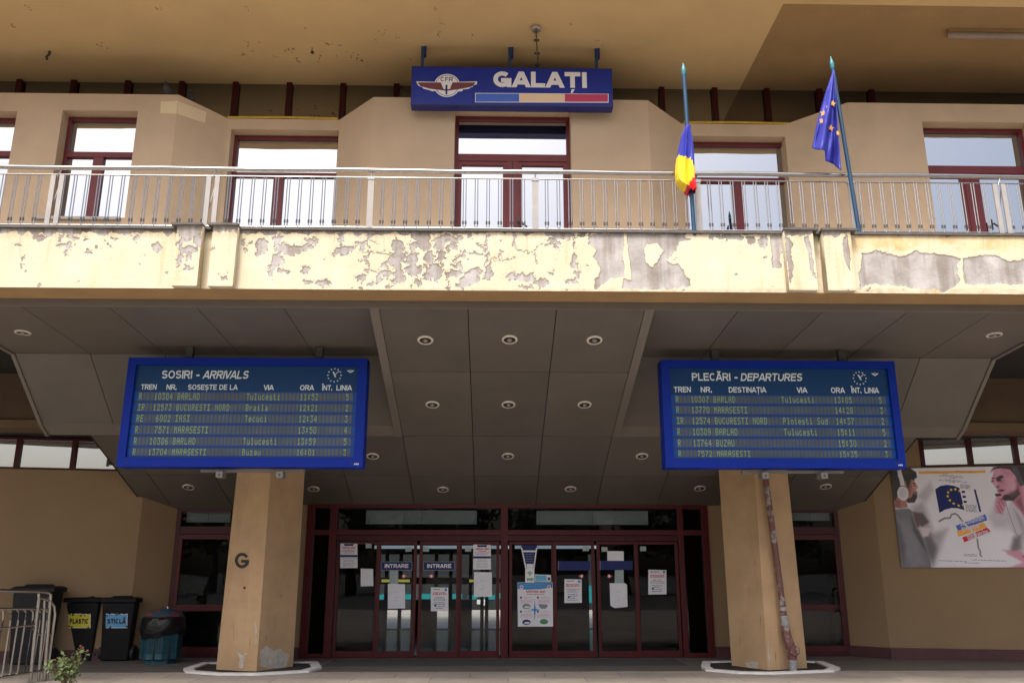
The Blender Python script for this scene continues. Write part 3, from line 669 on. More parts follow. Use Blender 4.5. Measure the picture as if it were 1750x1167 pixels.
# --- ceiling of the porch -------------------------------------------
Z0 = 11.67; SP = 1.216
def quad_panel(p00, p10, p11, p01, gap=.012, th=.02, mt=None):
    a, b, c, d = [Vector(q) for q in (p00, p10, p11, p01)]
    n = (b - a).cross(d - a).normalized()
    if n.z > 0: n = -n
    cen = (a + b + c + d) / 4
    def sh(p, q, r): return p + ((q - p).normalized() + (r - p).normalized()) * gap * .5
    pts = [sh(a, b, d), sh(b, c, a), sh(c, d, b), sh(d, a, c)]
    m = MB(); m.prism(pts, -n * th, mt or M['panel']); return m
A0 = (YU, 5.10); A1 = (1.099 * Z0, 5.10 - (1.099 * Z0 - YU) * .327); A2 = (14.88, 3.88)
A3 = (16.31, 3.88 - (16.31 - 14.88) * .374); A4 = (YD + .25, 3.88 - (YD + .25 - 14.88) * .374)
S0 = (YU, 5.11); S1_ = (13.47, 4.97); S2 = (14.62, 4.02); S3 = (14.88, 3.88)
def panels(xs, rows, label=None):
    for i in range(len(xs) - 1):
        for (y0, z0), (y1, z1) in rows:
            quad_panel((xs[i], y0, z0), (xs[i + 1], y0, z0), (xs[i + 1], y1, z1), (xs[i], y1, z1)).build('ceiling_panel', B)
panels([-1.5 * SP, -.5 * SP, .5 * SP, 1.5 * SP], [(A0, A1), (A1, A2)])
E = 7.9
sx = [1.95 + (E - 1.95) / 5 * k for k in range(6)]
panels([-x for x in sx][::-1], [(S0, S1_), (S1_, S2)]); panels(sx, [(S0, S1_), (S1_, S2)])
EL = 7.2
panels([-EL] + [SP * (k - 5.5) for k in range(12)] + [EL], [(A2, A3), (A3, A4)])
m = MB()                                    # trims beside the middle strip, and the small lip under the side slopes
for s in (-1, 1):
    xa, xb = s * 1.5 * SP, s * 1.95
    for (y0, z0), (y1, z1) in ((A0, A2),):
        m.prism([(xa, y0, z0 - .012), (xb, y0, z0 - .012), (xb, y1, z1 - .012), (xa, y1, z1 - .012)], (0, 0, .03), M['panel_trim'])
    m.prism([(s * 1.95, S2[0], S2[1] - .002), (s * E, S2[0], S2[1] - .002), (s * E, S3[0], S3[1] - .002), (s * 1.95, S3[0], S3[1] - .002)], (0, 0, .02), M['panel_trim'])
    for q0, q1 in ((S0, S1_), (S1_, S2), (S2, S3)):
        m.prism([(s * E, q0[0], q0[1] - .03), (s * (E + .06), q0[0], q0[1] - .03), (s * (E + .06), q1[0], q1[1] - .03), (s * E, q1[0], q1[1] - .03)], (0, 0, .12), M['panel_trim'])
    # cheek between strip and side soffit
    m.prism([(s * 1.95, A0[0], A0[1]), (s * 1.95, S1_[0], S1_[1] + .03), (s * 1.95, A2[0], A2[1])], (s * -.02, 0, 0), M['panel_trim'])
m.box(-16, 16, YU + .001, YU + .05, 5.05, 5.2, M['panel_trim'])
P(m, 'ceiling_trim')
m = MB()                                    # dark void above the panels
def sheet(x0, x1, q0, q1, up=.05):
    m.prism([(x0, q0[0], q0[1] + up), (x1, q0[0], q0[1] + up), (x1, q1[0], q1[1] + up), (x0, q1[0], q1[1] + up)], (0, 0, .02), M['gap'])
sheet(-1.96, 1.96, A0, A2)
for s in (-1, 1):
    a, b = sorted((s * 1.96, s * E))
    sheet(a, b, (S0[0] + .06, S0[1]), S1_); sheet(a, b, S1_, S2, .06); sheet(a, b, S2, S3)
sheet(-EL, EL, A2, A4)
for s in (-1, 1):
    m.prism([(s * EL, A2[0], A2[1] - .004), (s * EL, A4[0], A4[1] - .004), (s * EL, A4[0], 4.3), (s * EL, A2[0], 4.3)], (s * .02, 0, 0), M['gap'])
P(m, 'ceiling_void')

# --- side bays beyond the panelled ceiling: beam, dark soffit, strip windows
YB = 15.7
for s in (-1, 1):
    m = MB(); a, b = sorted((s * (E - .3), s * 16)); yy = 728 if s < 0 else 728
    zb_ = Z_(30, 731, YB) if s < 0 else Z_(1720, 736, YB)
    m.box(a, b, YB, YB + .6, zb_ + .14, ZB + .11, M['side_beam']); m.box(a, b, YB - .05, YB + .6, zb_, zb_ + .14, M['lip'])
    P(m, 'side_beam')
    m = MB(); a2, b2 = sorted((s * (E + .061), s * 16)); m.box(a2, b2, YU + .001, YB - .06, ZB - .03, ZB + .11, M['gap']); P(m, 'side_soffit')
    m = MB(); m.box(a, b, YB + .601, 18.6, zb_ + .02, zb_ + .1, M['gap']); P(m, 'side_soffit')
# --- lower walls
cL = Vector((X_(223, 1040, 17.2), 17.2)); eL = Vector((-16, 15.5)); dL = Vector((X_(291, 1000, 17.72), 17.72))
cR = Vector((X_(1516, 1060, 17.2), 17.2)); eR = Vector((16, 15.2)); dR = Vector((X_(1443, 1000, 17.72), 17.72))
zlw = Z_(243, 806, 17.2); zlr = Z_(1485, 800, 17.2); zsk = Z_(1500, 1106, 17.2)
def slab(mb, p, q, th, z0, z1, mt):
    d = (q - p).normalized(); nn = Vector((-d.y, d.x))
    if nn.y < 0: nn = -nn
    mb.plan([tuple(p), tuple(q), tuple(q + nn * th), tuple(p + nn * th)], z0, z1, mt)
wl = Plane((eL.x, eL.y, 0), (cL.x - eL.x, cL.y - eL.y, 0), (0, 0, 1)); wr = Plane((cR.x, cR.y, 0), (eR.x - cR.x, eR.y - cR.y, 0), (0, 0, 1))
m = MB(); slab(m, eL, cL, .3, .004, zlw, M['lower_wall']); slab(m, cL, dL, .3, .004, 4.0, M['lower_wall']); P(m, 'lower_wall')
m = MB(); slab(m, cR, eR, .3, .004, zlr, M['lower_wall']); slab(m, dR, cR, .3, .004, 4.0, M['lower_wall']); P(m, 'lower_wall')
for p, q in ((eL, cL), (cL, dL), (cR, eR), (dR, cR)):
    d = (q - p).normalized(); nn = Vector((d.y, -d.x))
    if nn.y > 0: nn = -nn
    o = nn * .02; m = MB(); slab(m, p + o, q + o, .018, .005, zsk, M['base']); P(m, 'skirting')
def strip_window(pl, px0, px1, z0, z1, mull):
    a0 = pl.px(px0, 775)[0]; a1 = pl.px(px1, 775)[0]
    a0, a1 = min(a0, a1), max(a0, a1)
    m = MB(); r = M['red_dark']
    def bx(u0, u1, v0, v1, h0, h1, mt, mb): mb.prism([pl.pt(u0, v0, h0), pl.pt(u1, v0, h0), pl.pt(u1, v1, h0), pl.pt(u0, v1, h0)], pl.n * (h1 - h0), mt)
    bx(a0, a1, z1 - .05, z1, -.12, -.02, r, m); bx(a0, a1, z0, z0 + .04, -.12, -.02, r, m)
    us = [a0] + [pl.px(q, 775)[0] for q in mull] + [a1]
    for u in us: bx(u - .045, u + .045, z0 + .04, z1 - .05, -.119, -.021, r, m)
    f = m.build('strip_window', B)
    for u0, u1 in zip(us, us[1:]):
        p = MB(); bx(u0 + .045, u1 - .045, z0 + .04, z1 - .05, -.09, -.085, M['strip'], p); p.build('pane', f)
    k = MB(); bx(a0, a1, z0, z1 + .6, -.3, -.26, M['gap'], k); k.build('backing', f)
strip_window(wl, -260, 216, zlw + .002, zlw + .62, [-170, -75, 29, 125])
strip_window(wr, 1576, 1990, zlr + .002, zlr + .72, [1659, 1738, 1820, 1900])
m = MB(); a = wr.px(1576, 775)[0]
m.prism([wr.pt(0, zlr, -.28), wr.pt(a - .05, zlr, -.28), wr.pt(a - .05, zlr + .8, -.28), wr.pt(0, zlr + .8, -.28)], wr.n * .27, M['lower_wall'])
P(m, 'lower_wall')
# --- pillars
YPL = 15.2
def pillar(pts_b, pts_t, yb=1147, yt=800):
    m = MB(); n = len(pts_b); zt = Z_(875, yt, YPL) + .5
    lo = []; hi = []
    for (xb, dy), (xt, _) in zip(pts_b, pts_t):
        q = atY(xb, yb, YPL + dy); lo.append((q.x, YPL + dy, 0.0))
        q = atY(xt, yt, YPL + dy); zc = q.z
        f = zt / zc; hi.append((lo[-1][0] + (q.x - lo[-1][0]) * f, YPL + dy, zt))
    sg_ = -1 if pts_b[0][0] < 875 else 1; bL, bR = (0, -.35) if sg_ < 0 else (.35, 0)
    lo += [(lo[-1][0] + bR, YPL + 1.2, 0), (lo[0][0] + bL, YPL + 1.2, 0)]; hi += [(hi[-1][0] + bR, YPL + 1.2, zt), (hi[0][0] + bL, YPL + 1.2, zt)]
    k = len(lo)
    T_ = []
    for i in range(k): j = (i + 1) % k; T_ += [(i, j, k + j), (i, k + j, k + i)]
    m.add(lo + hi, [list(range(k))[::-1], list(range(k, 2 * k))] + T_, M['pillar'])
    return m, lo, hi
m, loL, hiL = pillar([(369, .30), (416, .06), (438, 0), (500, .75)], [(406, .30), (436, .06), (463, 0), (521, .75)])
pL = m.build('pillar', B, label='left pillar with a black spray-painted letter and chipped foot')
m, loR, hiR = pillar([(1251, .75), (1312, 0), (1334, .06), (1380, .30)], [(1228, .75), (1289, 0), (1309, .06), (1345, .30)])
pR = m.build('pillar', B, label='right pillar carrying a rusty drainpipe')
def surf(lo, hi, x, y, h):                   # where a photo pixel meets the pillar's faces
    d = ray(x, y); best = None; k = len(lo)
    for i in range(k - 3):
        for tri in ((lo[i], lo[i + 1], hi[i + 1]), (lo[i], hi[i + 1], hi[i])):
            p0, p1, p2 = map(Vector, tri); n = (p1 - p0).cross(p2 - p0).normalized()
            if n.y > 0: n = -n
            t = (p0 - CAM).dot(n) / d.dot(n); p = CAM + d * t
            e = [((q1 - q0).cross(p - q0)).dot((p1 - p0).cross(p2 - p0)) for q0, q1 in ((p0, p1), (p1, p2), (p2, p0))]
            if min(e) > -1e-4 and (best is None or t < best[0]): best = (t, p + n * h)
    return best[1] if best else None
def decal(mb, lo, hi, poly, h, mt, t=.002):
    P_ = [surf(lo, hi, x, y, h) for x, y in poly]
    P_ = [p for p in P_ if p]
    if len(P_) > 2: mb.prism(P_, (0, -t, 0), mt)
m = MB()                                    # spray-painted letter on the left face
gp = [(414 + 9.6 * math.cos(R(t)), 957.3 - 10.6 * math.sin(R(t))) for t in range(40, 345, 16)] + [(423.6, 958.6), (414.5, 958.6)]
for (x0_, y0_), (x1_, y1_) in zip(gp, gp[1:]):
    dd = Vector((x1_ - x0_, y1_ - y0_)).normalized(); nn = Vector((-dd.y, dd.x)) * 2.5; dd = dd * 1.6
    decal(m, loL, hiL, [(x0_ + nn.x - dd.x, y0_ + nn.y - dd.y), (x1_ + nn.x + dd.x, y1_ + nn.y + dd.y), (x1_ - nn.x + dd.x, y1_ - nn.y + dd.y), (x0_ - nn.x - dd.x, y0_ - nn.y - dd.y)], .003 + .0004 * len(m.f) / 6, M['graffiti'])
m.build('graffiti_letter', pL); m = MB()
decal(m, loL, hiL, [(418 + 2.2 * math.cos(t), 1004 + 2.2 * math.sin(t)) for t in np.linspace(0, 6.28, 11)[:-1]], .003, M['graffiti']); m.build('paint_spot', pL)
def chip(lo, hi, pts, par, mt='chip', j=1.6):
    Q = []
    for i in range(len(pts)):
        a, b = Vector(pts[i]), Vector(pts[(i + 1) % len(pts)])
        for t in (0, .25, .5, .75):
            p = a.lerp(b, t); Q.append((p.x + rnd.uniform(-1, 1) * j, p.y + rnd.uniform(-1, 1) * j))
    m = MB(); decal(m, lo, hi, Q, .002, M[mt], .001); m.build('bare_patch' if mt == 'chip' else 'scuff', par)
for q in ([(446, 1112), (456, 1103), (468, 1110), (480, 1108), (495, 1120), (490, 1135), (482, 1144), (470, 1140), (458, 1142), (444, 1135)], [(407, 1113), (414, 1118), (421, 1114), (418, 1128), (414, 1141), (409, 1140), (411, 1126)], [(437, 1055), (439, 1080), (437.6, 1100), (435.6, 1075)], [(374, 1095), (376, 1100), (375, 1110), (373, 1104)]): chip(loL, hiL, q, pL)
for q in ([(1274, 1131), (1284, 1129), (1296, 1130), (1294, 1142), (1286, 1143), (1280, 1140)], [(1312, 1090), (1315, 1110), (1316, 1138), (1313, 1138), (1312, 1112)]): chip(loR, hiR, q, pR)
for (x, y, a_, b_) in ((480, 1018, 2, 3.5), (391, 1010, 1.2, 1.5), (455, 1090, 1.5, 6), (470, 1060, .8, 14), (399, 1075, .8, 18), (427, 1100, 1, 12), (485, 985, .7, 10)): chip(loL, hiL, [(x - a_, y), (x, y - b_), (x + a_, y), (x, y + b_)], pL, 'scuff', .5)
for (x, y, a_, b_) in ((1265, 1090, .8, 16), (1300, 1060, 1, 12), (1280, 1010, .7, 14), (1325, 1120, 1.5, 10), (1290, 960, .8, 9), (1340, 1060, .8, 18), (1366, 1110, 2, 9)): chip(loR, hiR, [(x - a_, y), (x, y - b_), (x + a_, y), (x, y + b_)], pR, 'scuff', .5)
# --- main entrance glazing
def frame(mb, x0, x1, z0, z1, Y, w, d, mt, wb=None):
    wb = wb or w
    mb.box(x0, x0 + w, Y, Y + d, z0, z1, mt); mb.box(x1 - w, x1, Y, Y + d, z0, z1, mt)
    mb.box(x0 + w, x1 - w, Y + .001, Y + d - .001, z1 - w, z1, mt); mb.box(x0 + w, x1 - w, Y + .001, Y + d - .001, z0, z0 + wb, mt)
dx = lambda p, y=1000: X_(p, y, YD)
dz = lambda y: Z_(868, y, YD)
zt_, zb0 = dz(863), .006
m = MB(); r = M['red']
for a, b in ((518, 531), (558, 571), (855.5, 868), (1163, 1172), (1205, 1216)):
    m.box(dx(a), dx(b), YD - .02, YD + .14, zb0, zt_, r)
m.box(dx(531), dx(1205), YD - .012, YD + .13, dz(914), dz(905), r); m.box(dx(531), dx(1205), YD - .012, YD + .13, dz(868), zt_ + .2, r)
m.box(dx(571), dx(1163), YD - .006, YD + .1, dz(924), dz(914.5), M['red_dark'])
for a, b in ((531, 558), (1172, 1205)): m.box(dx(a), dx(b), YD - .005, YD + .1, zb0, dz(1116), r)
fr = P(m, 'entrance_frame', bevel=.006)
def pane(x0, x1, z0, z1, Y, par, mt='glass'):
    p = MB(); p.box(x0, x1, Y, Y + .008, z0, z1, M[mt]); p.build('pane', par)
for a, b in ((531, 558), (571, 855.5), (868, 1163), (1172, 1205)): pane(dx(a), dx(b), dz(905), dz(868), YD + .06, fr)
for a, b in ((531, 558), (1172, 1205)): pane(dx(a), dx(b), dz(1116), dz(914), YD + .06, fr)
LEAF = [(572, 646), (643.5, 711), (715.5, 785), (783, 853.5), (870, 948.5), (946, 1017), (1021, 1091), (1088, 1162)]
for i, (a, b) in enumerate(LEAF):
    Y = YD + (.045 if i in (0, 3, 4, 7) else 0.0)
    m = MB(); frame(m, dx(a), dx(b), .012, dz(924.5), Y, .062, .05, M['red'], .12)
    lf = m.build('sliding_door', B, bevel=.004); pane(dx(a) + .06, dx(b) - .06, .13, dz(924.5) - .06, Y + .02, lf)
# hall behind the doors (seen dimly through the glass)
m = MB(); H0, H1 = YD + .2, 26.0
m.box(-9, 9, H0, H1, -.02, .003, M['hall_floor']); P(m, 'hall_floor')
m = MB(); m.box(-9, 9, H0 + .3, H1, 3.6, 3.7, M['hall']); m.box(-9.2, -9, H0, H1, 0, 3.7, M['hall']); m.box(9, 9.2, H0, H1, 0, 3.7, M['hall']); P(m, 'hall_shell')
m = MB(); op = [X_(640, 1000, H1), X_(860, 1000, H1), X_(1006, 1000, H1), X_(1018, 1000, H1)]
wall(m, -9, 9, H1, .3, 0, 3.7, [(op[0], op[1], .02, 2.1), (op[2], op[3], .02, 2.1)], M['hall']); P(m, 'hall_wall')
m = MB()
for pa_, pb_ in ((640, 660), (708, 744), (772, 802)): m.box(X_(pa_, 1000, H1), X_(pb_, 1000, H1), H1 + .05, H1 + .09, .02, .82, M['gap'])
P(m, 'hall_dado')
m = MB()
for p in (640, 660, 684, 706, 745, 770, 804, 824, 832, 858): m.box(X_(p, 1000, H1) - .05, X_(p, 1000, H1) + .05, H1 - .02, H1 + .1, .02, 2.1, M['gap'])
m.box(op[0], op[1], H1 - .01, H1 + .09, 1.30, 1.42, M['gap']); P(m, 'hall_mullions')
for pa, pb in ((640, 870), (880, 1020)):  # pale bands given a glow so they show in the dark hall
    m = MB(); q = atY(pa, 935, 24); s = atY(pb, 936, 24); m.box(q.x, s.x, 24, 24.12, q.z - .03, q.z + .05, M['pale_glow'])
    tag(recenter(m.build('glow_band')), 'glowing pale band under the hall ceiling behind the ' + ('left' if pa < 700 else 'right') + ' glass doors', 'lamp')
m = MB()
for p0_, p1_ in ((652, 672), (680, 700), (802, 834)): a = atY(p0_, 992, 25); b = atY(p1_, 993, 25); m.box(a.x, b.x, 25, 25.05, a.z - .035, a.z + .035, M['lit_yellow'])
q0_, q1_ = atY(640, 992, 25), atY(850, 992, 25); m.box(q0_.x, q1_.x, 25.06, 25.12, q0_.z - .09, q0_.z + .09, M['gap'])
tag(recenter(m.build('direction_sign')), 'dark sign with yellow lettering bands deep in the hall behind the left doors', 'sign')
YT = 40.0
T = thing('train_carriage', 'dark carriage with turquoise stripes seen through the hall doors', 'train', (-2, YT, -.6))
m = MB(); m.box(-18, 18, YT, YT + 2.6, -1.4, 2.6, M['carriage']); m.build('body', T, bevel=.1)
def tr(name, L, mt):
    for x0_, y0_, x1_, y1_ in L:
        p_, q_ = atY(x0_, y1_, YT), atY(x1_, y0_, YT); m = MB(); m.box(p_.x, q_.x, YT - .03, YT - .01, p_.z, q_.z, M[mt]); m.build(name, T)
tr('stripe', [(640, 1015, 708, 1024), (716, 1014, 790, 1023), (800, 1016, 846, 1024), (852, 1013, 872, 1022), (985, 1000, 1020, 1030)], 'cyan')
tr('window', [(826, 1024, 831, 1034), (815, 1020, 821, 1032)], 'white')
g = MB(); g.box(-30, 30, 26.3, 39.4, -.029, -.005, M['pavers']); structure(g.build('platform'))

# --- side entrances
def side_door(xa, xb, Y, leaf, handle, sign):
    za = Z_(340, 866, Y); m = MB()
    frame(m, xa, xb, .006, za, Y - .02, .09, .12, M['red_dark']); zt1, zt0 = Z_(340, 899, Y), Z_(340, 912, Y)
    m.box(xa + .09, xb - .09, Y - .022, Y + .09, zt0, zt1, M['red_dark']); f = m.build('side_entrance', B, bevel=.005)
    pane(xa + .09, xb - .09, zt1, za - .09, Y + .03, f)
    la, lb = leaf; m = MB(); frame(m, la, lb, .02, zt0 - .005, Y - .015, .1, .06, M['red'], .18); m.box(la + .1, lb - .1, Y - .012, Y + .042, .86, .98, M['red'])
    d = m.build('side_door', B, bevel=.005); pane(la + .1, lb - .1, .98, zt0 - .1, Y + .01, d); pane(la + .1, lb - .1, .2, .86, Y + .01, d)
    h = MB(); hx, hz0, hz1, s = handle
    h.tube([(hx, Y - .01, hz1), (hx, Y - .09, hz1), (hx + s * .02, Y - .11, hz1 - .06), (hx + s * .02, Y - .11, hz0 + .06), (hx, Y - .09, hz0), (hx, Y - .01, hz0)], .02, M['black']); h.build('handle', d)
    k = MB(); k.box(xa + .02, xb - .02, Y + .9, Y + .95, 0, za, M['gap']); k.build('dark_interior', f)
YS = 17.72
xLa, xLb = dL.x, X_(400, 1000, YS); xRa, xRb = X_(1340, 1000, YS), dR.x
side_door(xLa, xLb, YS, (X_(296, 1000, YS), X_(395, 1000, YS)), (X_(385, 1000, YS), 1.35, 2.0 - .1, -1), 0)
side_door(xRa, xRb, YS, (X_(1350, 1000, YS), X_(1441, 1000, YS)), (X_(1428, 1000, YS), Z_(1428, 1044, YS), Z_(1428, 1005, YS), -1), 0)
m = MB(); zpt = 3.2
m.box(xLb, X_(527, 1000, YS), YD + .02, YS + .3, .006, zpt, M['lower_wall']) ; P(m, 'door_pier')
m = MB(); m.box(dx(1216.5), xRa, YD + .02, YS + .3, .006, zpt, M['lower_wall']); P(m, 'door_pier')
m = MB(); m.box(xLb + .01, dx(517), YD - .01, YD + .018, .006, zsk, M['base']); P(m, 'skirting')
m = MB(); m.box(dx(1217), xRa, YD - .01, YD + .018, .006, zsk, M['base']); P(m, 'skirting')
for (a, b, y0, y1, Y, lb) in ((625, 815, 872, 895, YD + .14, 'long blank white panel behind the transom over the left entrance doors'), (917, 1107, 873, 896, YD + .14, 'long blank white panel behind the transom over the right entrance doors'),
                          (318, 395, 869, 892, YS + .16, 'short blank white panel above the narrow left side door'), (1350, 1416, 866, 889, YS + .16, 'short blank white panel above the narrow right side door')):
    m = MB(); q, s = atY(a, y1, Y), atY(b, y0, Y); m.box(q.x, s.x, Y, Y + .05, q.z, s.z, M['offwhite'])
    mid = (q.x + s.x) / 2; m.box(mid - .006, mid + .006, Y - .004, Y + .001, q.z, s.z, M['ink_grey'])
    for X in (q.x + .06, s.x - .06): m.box(X - .01, X + .01, Y - .004, Y + .001, q.z + .03, q.z + .05, M['ink'])
    tag(recenter(m.build('blank_sign')), lb, 'sign', 'blank panels over the doors')

# ================================================================== RAILING
YRL = YF + .16
rail = thing('balcony_railing', 'stainless steel balcony railing with paired thin bars above the peeling fascia', 'railing', (0, YRL, ZT))
zh = Z_(875, 294, YRL); zu = Z_(875, 306, YRL); zl = Z_(875, 391, YRL)
m = MB(); m.tube([(-16 + k * .8, YRL, zh + .006 * math.sin(k * 1.9)) for k in range(41)], .032, M['steel'], 12); m.build('handrail', rail, smooth=True)
m = MB(); m.tube([(-16, YRL, zu), (16, YRL, zu)], .010, M['steel'], 8); m.build('upper_rail', rail, smooth=True)
m = MB(); m.tube([(-16, YRL, zl), (16, YRL, zl)], .012, M['steel'], 8); m.build('lower_rail', rail, smooth=True)
posts = [X_(p, 345, YRL) for p in (-180, 92, 360, 633, 915, 1193, 1457, 1710, 1985)]
for i, x in enumerate(posts):
    m = MB()
    if i in (0, 1, 2, 7, 8):
        for d in (-.05, .065): m.box(x + d - .032, x + d + .032, YRL - .012, YRL + .012, ZT + .036, zu - .01, M['white_metal'])
        m.bar((x - .04, YRL + .02, ZT + .3), (x + .05, YRL + .02, zu - .04), .01, .01, M['steel'])
        m.tube([(x, YRL, zu - .03), (x + .05, YRL, zh)], .012, M['steel'])
    else:
        m.box(x - .042, x + .042, YRL - .012, YRL + .012, ZT + .036, zu - .01, M['white_metal']); m.box(x - .05, x + .05, YRL - .02, YRL + .02, zu - .03, zu + .012, M['steel'])
        m.tube([(x, YRL, zu), (x, YRL, zh)], .012, M['steel'])
    m.build('post', rail)
bm_ = MB()
for d in (-.018, .018): bm_.tube([(d, 0, zl), (d, 0, zu)], .0075, M['steel'], 6)
for d in (-.018, .018): bm_.tube([(d, 0, zl + .06), (d, 0, zl + .105)], .0125, M['collar'], 8)
bm_.tube([(0, 0, zl - .012), (0, 0, zl + .016)], .014, M['steel'], 8)
step = .1605; xs = []
x = X_(-20, 345, YRL)
while x < X_(1775, 345, YRL):
    if all(abs(x - p) > .085 for p in posts): xs.append(x)
    x += step
first = None
for x in xs[:100]:
    if first is None:
        ORG['tmp'] = 0; first = bm_.build('baluster', None); first.parent = rail; first.data.transform(Matrix.Translation((0, 0, -ZT))); o = first
    else:
        o = first.copy(); COL.objects.link(o)
    o.location = (x, 0, 0)

# ================================================================== FLAGS
def z7(u, v): return (1140 + u / 3.891, 100 + v / 3.891)
YFL = YF + .02
def flagpole(name, label, top, bot, Y, r0):
    t = thing(name, label, 'flag', tuple(atY(*bot, Y)))
    a, b = atY(*bot, Y), atY(*top, Y); d = (b - a).normalized(); L = (b - a).length
    m = MB(); m.tube([a - d * .1, a + d * (L - .16)], r0, M['pole_blue'], 12); m.build('pole', t, smooth=True)
    m = MB(); m.lathe([(r0, 0), (r0 * 1.25, .02), (r0 * .8, .035), (r0 * 1.1, .06), (r0 * .9, .10), (.002, .2)], a + d * (L - .165), M['pole_tip'], 12, d); m.build('finial', t, smooth=True)
    return t, a, b
t, a, b = flagpole('national_flag', 'furled blue, yellow and red flag hanging low on its pole', (1167.5, 111), (1186, 392), YFL, .030)
rows = [(450, 128, 150), (470, 112, 156), (520, 97, 166), (560, 88, 172), (640, 72, 179), (700, 62, 181), (770, 58, 187), (820, 66, 190), (850, 88, 191), (870, 118, 191), (892, 140, 188)]
m = MB(); n = 40; V = []; Y0_ = YFL - .03
dense = []
for i in range(len(rows) - 1):
    for k in range(5):
        f = k / 5; dense.append(tuple(rows[i][j] * (1 - f) + rows[i + 1][j] * f for j in range(3)))
dense.append(rows[-1])
for i, (v, l, r) in enumerate(dense):
    f = i / (len(dense) - 1); pa, pb = atY(*z7(l, v), Y0_), atY(*z7(r, v), Y0_); c = (pa + pb) / 2; hw = (pb.x - pa.x) / 2
    for k in range(n):
        th = 2 * math.pi * k / n; fold = 1 + (.30 * math.sin(5 * th + .8 + 1.5 * f) + .16 * math.sin(11 * th + 3 * f)) * min(1, f * 5)
        crease = .075 * math.exp(-((math.cos(th) - .02 - .1 * math.sin(3 * f)) / .16) ** 2) * min(1, f * 4) if math.sin(th) > 0 else 0
        V.append((c.x + hw * math.cos(th) * (1 if abs(math.cos(th)) > .95 else fold), c.y - (.045 + .06 * f) * math.sin(th) * fold * 1.25 + crease, c.z))
Fb, Fy, Fr = [], [], []
for i in range(len(dense) - 1):
    for k in range(n):
        v = (dense[i][0] + dense[i + 1][0]) / 2; th = 2 * math.pi * (k + .5) / n
        xx = .5 + .5 * math.cos(th)                        # 0 left .. 1 right
        q = (i * n + k, i * n + (k + 1) % n, (i + 1) * n + (k + 1) % n, (i + 1) * n + k)
        yb = 655 + 25 * xx + (32 if xx > .62 else 0); rb = 905 - 150 * min(1, (xx - .38) / .45) if xx > .38 else 990
        u = dense[i][1] + (dense[i][2] - dense[i][1]) * xx
        (Fb if v < yb else (Fr if v > 752 + (191 - u) * 1.75 else Fy)).append(q)
m.v = V; m.f = Fb + Fy + Fr
m.mats = [M['flag_blue'], M['yellow'], M['flag_red']]; m.m = [0] * len(Fb) + [1] * len(Fy) + [2] * len(Fr)
m.build('flag_cloth', t, smooth=True)
m = MB(); q = atY(*z7(139, 462), YFL); m.tube([q + Vector((0, 0, -.02)), q + Vector((0, 0, .03))], .042, M['flag_blue'], 10); m.build('flag_tie', t)
t, a, b = flagpole('european_flag', 'deep blue flag with gold stars hanging in folds from a slanted pole', (1420, 100), (1467.5, 392), YFL, .028)
ax = (b - a)
def poleY(z): return YFL
nc, nr = 44, 40; V = []
bot = [(0, 965, 598), (.22, 985, 606), (.46, 1048, 612), (.52, 1052, 682), (.75, 1105, 703), (1, 1157, 748)]
def bott(s):
    for (s0, x0, y0), (s1, x1, y1) in zip(bot, bot[1:]):
        if s <= s1: f = (s - s0) / (s1 - s0); return x0 + (x1 - x0) * f, y0 + (y1 - y0) * f
def cloth(s, f):
    bx_, by_ = bott(s); u = 1103 + 10 * s; v = 84
    px_, py_ = u + (bx_ - u) * f, v + (by_ - v) * f
    if s < .5: px_ += -14 * math.sin(math.pi * min(1, f)) * (1 - 2 * s) * (1 if f < .9 else .6)
    fold = (.085 * math.sin(s * 9.5 + .6 + .5 * f) + .04 * math.sin(s * 22 + f * 3) + .018 * math.sin(f * 14 + s * 9)) * min(1, f * 1.5) - .035
    return atY(*z7(px_, py_), YFL - .03 + fold * 1.2)
for j in range(nr + 1):
    for i in range(nc + 1): V.append(cloth(i / nc, j / nr))
m = MB(); m.add(V, [(j * (nc + 1) + i, j * (nc + 1) + i + 1, (j + 1) * (nc + 1) + i + 1, (j + 1) * (nc + 1) + i) for j in range(nr) for i in range(nc)], M['eu_blue'])
fc = m.build('flag_cloth', t, smooth=True)
sl = fc.modifiers.new('thickness', 'SOLIDIFY'); sl.thickness = .004
def star(mb, pl, a, b, r, h, mt, rot=0.0, t=.001, sx=1.0):
    mb.poly(pl, [(a + sx * (r if k % 2 == 0 else r * .42) * math.sin(rot + k * math.pi / 5), b + (r if k % 2 == 0 else r * .42) * math.cos(rot + k * math.pi / 5)) for k in range(10)], h, mt, t)
for (u, v, r, sx_) in ((1101, 300, .042, 1), (1064, 323, .018, .6), (1040, 367, .042, 1), (1028, 418, .038, .75), (1088, 463, .042, 1), (1135, 497, .032, .6)):
    # nearest cloth point for depth
    best = min(((cloth(i / 60, j / 40), i, j) for i in range(61) for j in range(41)), key=lambda q: (q[0] - atY(*z7(u, v), q[0].y)).length)
    pl = front(best[0].y - .03); m = MB(); q = pl.px(*z7(u, v)); star(m, pl, q[0], q[1], r * 1.35, 0, M['gold'], rot=.25, t=.003, sx=sx_); m.build('star', fc)

